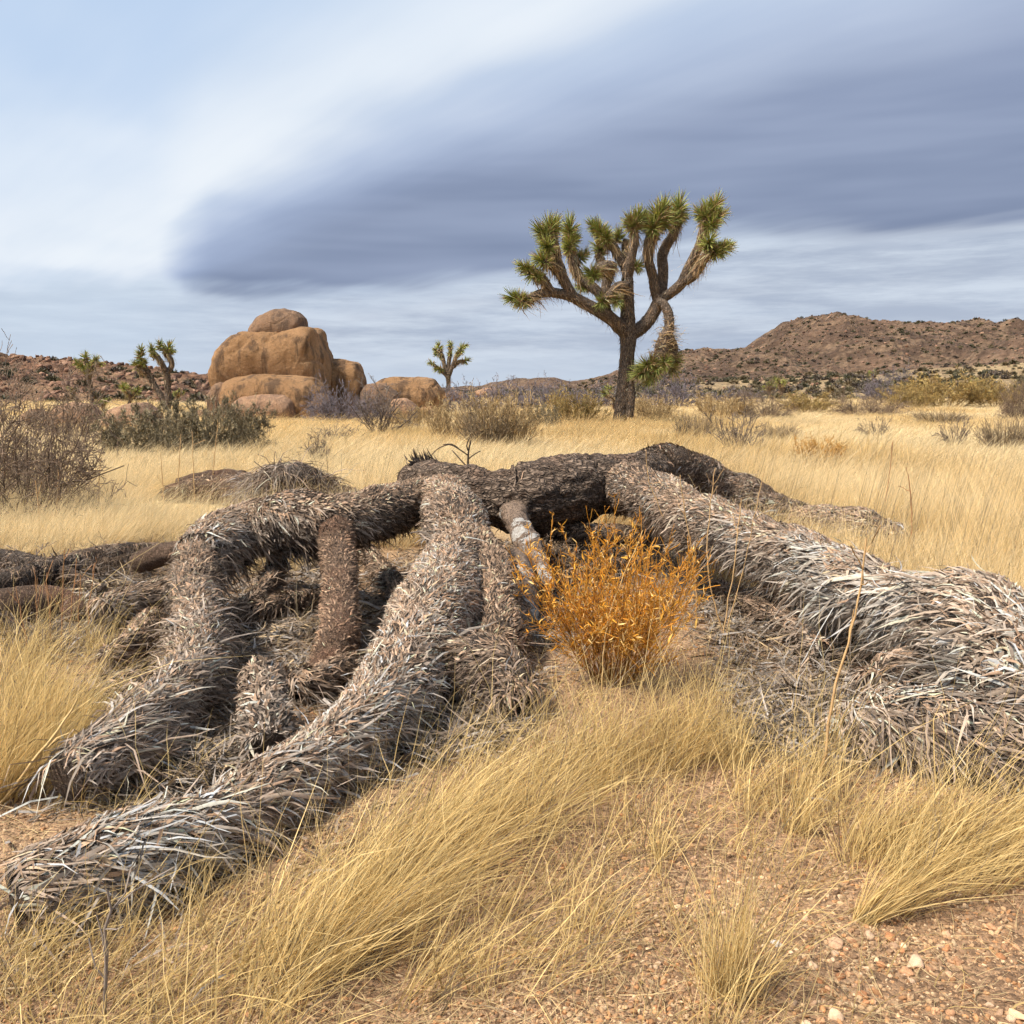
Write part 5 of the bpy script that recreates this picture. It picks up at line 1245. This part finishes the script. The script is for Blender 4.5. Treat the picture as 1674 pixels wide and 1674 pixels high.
    area([(1330, 1230), (1380, 1220), (1390, 1260), (1340, 1270)], 5, 90, .42, (.12, 0), .08, disc=.03)
    area([(1240, 1380), (1420, 1420), (1400, 1480), (1260, 1450)], 12, 28, .2, (.3, .1), .3)
    area([(960, 1270), (1260, 1270), (1300, 1440), (900, 1440)], 55, 40, .26, (.3, .1), .3, disc=.1)
    area([(900, 1350), (1300, 1350), (1330, 1680), (860, 1690)], 80, 22, .2, (.3, .1), .5, disc=.1)
    area([(1260, 1480), (1690, 1500), (1690, 1690), (1260, 1690)], 34, 8, .16, (.3, .1), .6, disc=.1)
    area([(-20, 1350), (900, 1330), (900, 1690), (-20, 1690)], 90, 26, .2, (.35, .1), .5, disc=.12, g0=np.array([.32, .235, .13]), g1=np.array([.55, .42, .24]))
    # thin grass between limbs and near the orange shrub
    area([(420, 960), (520, 960), (520, 1080), (420, 1080)], 14, 36, .18, (.1, 0), .4, g0=np.array([.30, .22, .12]), g1=np.array([.44, .35, .22]))
    area([(880, 1120), (1160, 1110), (1180, 1180), (880, 1190)], 22, 60, .24, (.15, 0), .25)
    area([(1260, 960), (1400, 1040), (1380, 1090), (1200, 1030)], 10, 34, .18, (.2, 0), .4)
    area([(1460, 900), (1640, 890), (1700, 960), (1600, 950)], 30, 120, .36, (.3, .1), .15, disc=.1)
    area([(1420, 905), (1520, 940), (1540, 960), (1440, 930)], 8, 80, .3, (.2, .1), .15, disc=.08)
    n = 7000; y = np.exp(rng.uniform(math.log(1.8), math.log(5.0), n)); x = rng.uniform(-.6, .6, n) * y; keep = rng.random(n) < np.clip(.75 - 1.2 * (x / y - .22) * (y < 3), .1, 1); x, y = x[keep], y[keep]; n = len(x)
    a = rng.uniform(0, 2 * pi, n); D = np.stack([np.cos(a), np.sin(a), rng.normal(.03, .1, n)], -1); m = rng.random((n, 1)); c = np.array([.36, .27, .15]) * (1 - m) + np.array([.72, .55, .30]) * m
    acc.append((np.stack([x, y, ground_z(x, y) + rng.uniform(.002, .02, n)], -1), nrm(D), nrm(np.cross(D, np.array([0, 0, 1.0]) + rng.normal(0, .3, (n, 3)))), rng.uniform(.04, .2, n), np.full(n, .0022), np.stack([rng.normal(0, .25, n), rng.normal(0, .25, n), 0 * a - .03], -1), c * .9, c))
    cat = [np.concatenate([a[i] for a in acc]) for i in range(8)]
    P, D, S, L, W, bend, c0, c1 = cat
    wig = rng.normal(0, .09, (len(P), 4, 3)); wig[:, 2:] += (rng.random((len(P), 1, 1)) < .12) * rng.normal(0, .7, (len(P), 1, 3))
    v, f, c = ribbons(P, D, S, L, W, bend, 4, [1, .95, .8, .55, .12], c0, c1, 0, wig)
    o = mobj('foreground_grass', v, f, M['grass'], col=c, kind='stuff')
    o['label'] = 'long dry straw grass leaning over the gravel in the foreground'; o['category'] = 'grass'
    print('near blades', len(P))
near_grass()

LINES = np.concatenate(FALLEN_LINES)
def near_fallen(x, y, d):
    out = np.zeros(len(x), bool)
    for i in range(0, len(x), 4000):
        dd = np.hypot(x[i:i + 4000, None] - LINES[None, :, 0], y[i:i + 4000, None] - LINES[None, :, 1]).min(1); out[i:i + 4000] = dd < d
    return out
def field_grass():
    rng = np.random.default_rng(12)
    def tuft(seed, n, L, wid, g0, g1, disc, k=3, lean=(.3, .08, 0)):
        r = np.random.default_rng(seed); q = tuft_blades(r, np.zeros(3), n, L, lean, .55, disc, wid, np.array(g0), np.array(g1), .35)
        P, D, S, Ln, W, bend, c0, c1 = q
        v, f, c = ribbons(P, D, S, Ln, W, bend, k, np.linspace(1, .15, k + 1), c0, c1)
        return mesh_data('tuft', v, f, M['field_grass'], c)
    pal = [((.66, .495, .26), (.86, .69, .41)), ((.71, .55, .305), (.89, .74, .465)), ((.61, .435, .20), (.80, .605, .305)), ((.48, .33, .145), (.67, .49, .235))]
    near = [tuft(i, 110, .36, .0040, *pal[i % 4], .16) for i in range(8)]
    far = [tuft(20 + i, 90, .36, .011, *pal[i % 4], .24, 2) for i in range(8)]
    # points: area density falls with distance while tufts grow a little
    N = 46000; lr = rng.uniform(math.log(4.6), math.log(150), N); y = np.exp(lr); x = rng.uniform(-.62, .62, N) * y + rng.normal(0, .5, N)
    w = np.minimum(1.0, (y / 26) ** .75 + .18); keep = rng.random(N) < w; x, y = x[keep], y[keep]
    bx = np.array([[*PZ(u, v, z)[:2]] for u, v, z in [(1710, 1130, .2), (1640, 1075, .3), (1580, 1032, .36), (1420, 978, .36), (1220, 880, .52), (1050, 800, .68)]])
    behind = x > np.interp(y, bx[:, 1], bx[:, 0]) + .38
    ok = ((y > 8.6) & ~((np.abs(x - .5) < 1.1) & (y < 10.2))) | (behind & (y > 4.2)) 
    ok |= (x < -1.7) & (y > 7.3)
    ok &= ~near_fallen(x, y, .42)

    for dy in (.45, .9): ok &= ~((x > 1.6) & (y < 9.2) & (y > 6.5) & near_fallen(x, y + dy, .35) & (rng.random(len(x)) < .8))
    for dy in (.45, .9, 1.4): ok &= ~((y > 8.5) & (y < 14) & (x < -1) & near_fallen(x, y + dy, .4) & (rng.random(len(x)) < .85))
    clump = fbm(xy3(x * 1.1, y * .8, 2.0), 3) + .5 * fbm(xy3(x * .25, y * .12, 4.0), 2); ok &= (clump > -.28 - .5 * rng.random(len(x))) | (y > 45)
    x, y = x[ok], y[ok]; n = len(x); z = ground_z(x, y)
    patch = 1.3 * fbm(xy3(x * .16, y * .08, 7.7), 3) + .22 * rng.normal(size=n)
    lvl = np.clip(np.digitize(patch, [-.25, .1, .45]), 0, 3); lvl = np.array([1, 0, 2, 3])[lvl]
    idx = lvl + 4 * rng.integers(0, 2, n) + np.where(y > 16, 8, 0)
    s = (.75 + .45 * rng.random(n)) * (1 + .25 * np.clip(patch, -.6, .8)) * np.interp(y, [5, 20, 60, 150], [.92, .95, 1.15, 1.4])
    sc = np.stack([s * np.interp(y, [5, 30, 150], [1, 1.25, 2.2])] * 2 + [s * np.interp(y, [5, 14, 32, 150], [1, .85, .55, .6])], -1)
    o = scatter('field_grass', np.stack([x, y, z - .01], -1), rng.normal(0, .5, n), sc, idx, near + far)
    o['label'] = 'pale golden dry grass covering the open plain'; o['category'] = 'grass'
    print('field tufts', n)
field_grass()

# ------------------------------------------------------------------ litter round the fallen tree
def litter():
    rng = np.random.default_rng(44); n = 18000
    c = LINES[rng.integers(0, len(LINES), n)]; x = c[:, 0] + rng.normal(0, .32, n); y = c[:, 1] + rng.normal(0, .30, n)
    ok = (y < 9.5) & (y > 2.0); x, y = x[ok], y[ok]
    for quad, m in [([(360, 930), (560, 920), (640, 1100), (400, 1180)], 5200), ([(770, 890), (1020, 880), (980, 1060), (800, 1080)], 3600), ([(1120, 950), (1330, 980), (1460, 1130), (1180, 1130)], 4200), ([(1200, 1120), (1400, 1130), (1420, 1250), (1220, 1230)], 2600),
                    ([(-20, 930), (300, 900), (280, 1060), (-20, 1080)], 4600), ([(700, 1120), (880, 1120), (820, 1220), (640, 1260)], 2600), ([(120, 1270), (420, 1180), (470, 1230), (200, 1330)], 2600)]:
        q = np.array([GP(*c)[:2] for c in quad]); a_, b_ = rng.random((2, m, 1)); g = (q[0] * (1 - a_) + q[1] * a_) * (1 - b_) + (q[3] * (1 - a_) + q[2] * a_) * b_
        g = g + rng.normal(0, .06, g.shape); x = np.concatenate([x, g[:, 0]]); y = np.concatenate([y, g[:, 1]])
    n = len(x); heap = np.clip(.4 + fbm(xy3(x * 2.5, y * 2.5, 1.0), 2), 0, 1)
    P = np.stack([x, y, ground_z(x, y) + rng.uniform(0, .1, n) * heap], -1); a = rng.uniform(0, 2 * pi, n)
    D = nrm(np.stack([np.cos(a), np.sin(a), rng.normal(.1, .22, n)], -1)); S = nrm(np.cross(D, np.array([0, 0, 1.0]) + rng.normal(0, .4, (n, 3))))
    thin = rng.random(n) < .5
    L = np.where(thin, rng.uniform(.08, .28, n), rng.uniform(.06, .2, n)); W = np.where(thin, .004, .011) * np.exp(rng.normal(0, .3, n))
    cols = np.array([(.16, .13, .105), (.25, .22, .195), (.11, .085, .065), (.30, .22, .13), (.20, .15, .11)])[rng.integers(0, 5, n)] * np.exp(rng.normal(0, .25, (n, 1)))
    v, f, c = ribbons(P, D, S, L, W, np.stack([rng.normal(0, .4, n), rng.normal(0, .4, n), rng.normal(-.12, .2, n)], -1), 2, [1, .85, .1], cols, None, 0, rng.normal(0, .15, (n, 2, 3)))
    o = mobj('leaf_litter', v, f, M['leaf'], col=c, kind='stuff'); o['label'] = 'dead leaves and twigs littering the ground round the fallen tree'; o['category'] = 'litter'
litter()

# ------------------------------------------------------------------ gravel and stones
def gravel():
    rng = np.random.default_rng(66)
    cols = [(.37, .235, .13), (.29, .17, .09), (.46, .33, .205), (.21, .13, .078), (.36, .19, .09), (.41, .275, .16)]
    kinds = [stone_mesh('pebble', 700 + i, 1, M['stone'], cols[i], .5, .6) for i in range(6)]
    N = 110000; y = np.exp(rng.uniform(math.log(1.75), math.log(7.0), N)); x = rng.uniform(-.62, .66, N) * y
    m = fbm(xy3(x * 2.2, y * 2.2, 5), 3) + .55 * np.clip(1 - np.abs((x - .45 * y + .05)) / (.35 * y), 0, 1)
    keep = m > rng.normal(.0, .3, N); keep &= ~(near_fallen(x, y, .12)); x, y = x[keep], y[keep]; n = len(x)
    s = .0022 + .0085 * rng.random(n) ** 3.4
    P = np.stack([x, y, ground_z(x, y) + s * .15], -1)
    o = scatter('gravel', P, rng.uniform(0, 6.28, n), s[:, None] * (.7 + .6 * rng.random((n, 3))), rng.integers(0, 6, n), kinds, tilt=rng.normal(0, .35, (n, 2)))
    o['label'] = 'coarse pinkish tan gravel over the bare ground'; o['category'] = 'gravel'
    # stones big enough to tell apart
    shp = [stone_mesh('stone', 800 + i, 2, M['stone'], [(.46, .29, .18), (.52, .36, .24), (.40, .22, .12), (.36, .17, .08)][i % 4], .5, .62) for i in range(8)]
    pale = stone_mesh('stone', 820, 2, M['stone'], (.66, .60, .54), .5, .6)
    def stone(u, v, px, me, label, group=None):
        p = GP(u, v); s = .5 * px * np.linalg.norm(p) / FPX
        o = link('stone', me, None, (p[0], p[1], p[2] + s * .12)); o.scale = (s, s, s); o.rotation_euler = (rng.normal(0, .2), rng.normal(0, .2), rng.uniform(0, 6.28))
        return tag(o, label, 'stone', group)
    stone(1270, 1544, 24, pale, 'white angular stone on the bare ground at lower right')
    stone(1366, 1544, 30, shp[0], 'tan stone right of the white angular stone')
    stone(1323, 1552, 15, shp[3], 'small rust stone between the white and tan stones')
    stone(1494, 1578, 36, shp[1], 'largest pale tan stone at lower right')
    stone(1482, 1592, 24, shp[2], 'reddish tan stone touching the largest pale stone')
    stone(1415, 1480, 20, shp[0], 'tan stone at the foot of the swept grass tuft')
    stone(1317, 1503, 18, shp[1], 'pale stone above the white angular stone')
    stone(1407, 1628, 22, shp[3], 'bright rust stone near the bottom right')
    stone(1365, 1660, 34, shp[1], 'flat pale stone at the bottom edge')
    stone(1660, 1662, 34, shp[4], 'tan stone in the bottom right corner')
    stone(1622, 1518, 20, shp[2], 'reddish stone beside the grass at the right edge')
    stone(318, 1490, 16, shp[3], 'rust stone under the lower left branch')
    stone(335, 1553, 22, shp[0], 'pinkish stone in the grass below the lower left branch')
    stone(262, 1545, 14, shp[0], 'small pinkish stone left of another in the lower left grass')
    stone(1003, 1510, 12, shp[1], 'small pale stone on the gravel below the middle')
    for i in range(70):
        u = rng.uniform(1230, 1690); v = rng.uniform(1525, 1690)
        stone(u, v, rng.uniform(9, 20), shp[int(rng.integers(0, 8))], 'small tan stone among many on the bare ground at lower right', 'small stones on the bare ground at lower right')
    for i in range(36):
        u = rng.uniform(940, 1240); v = rng.uniform(1400, 1690)
        stone(u, v, rng.uniform(8, 13), shp[int(rng.integers(0, 8))], 'pebble among many on the gravel below the middle', 'pebbles on the gravel below the middle')
gravel()
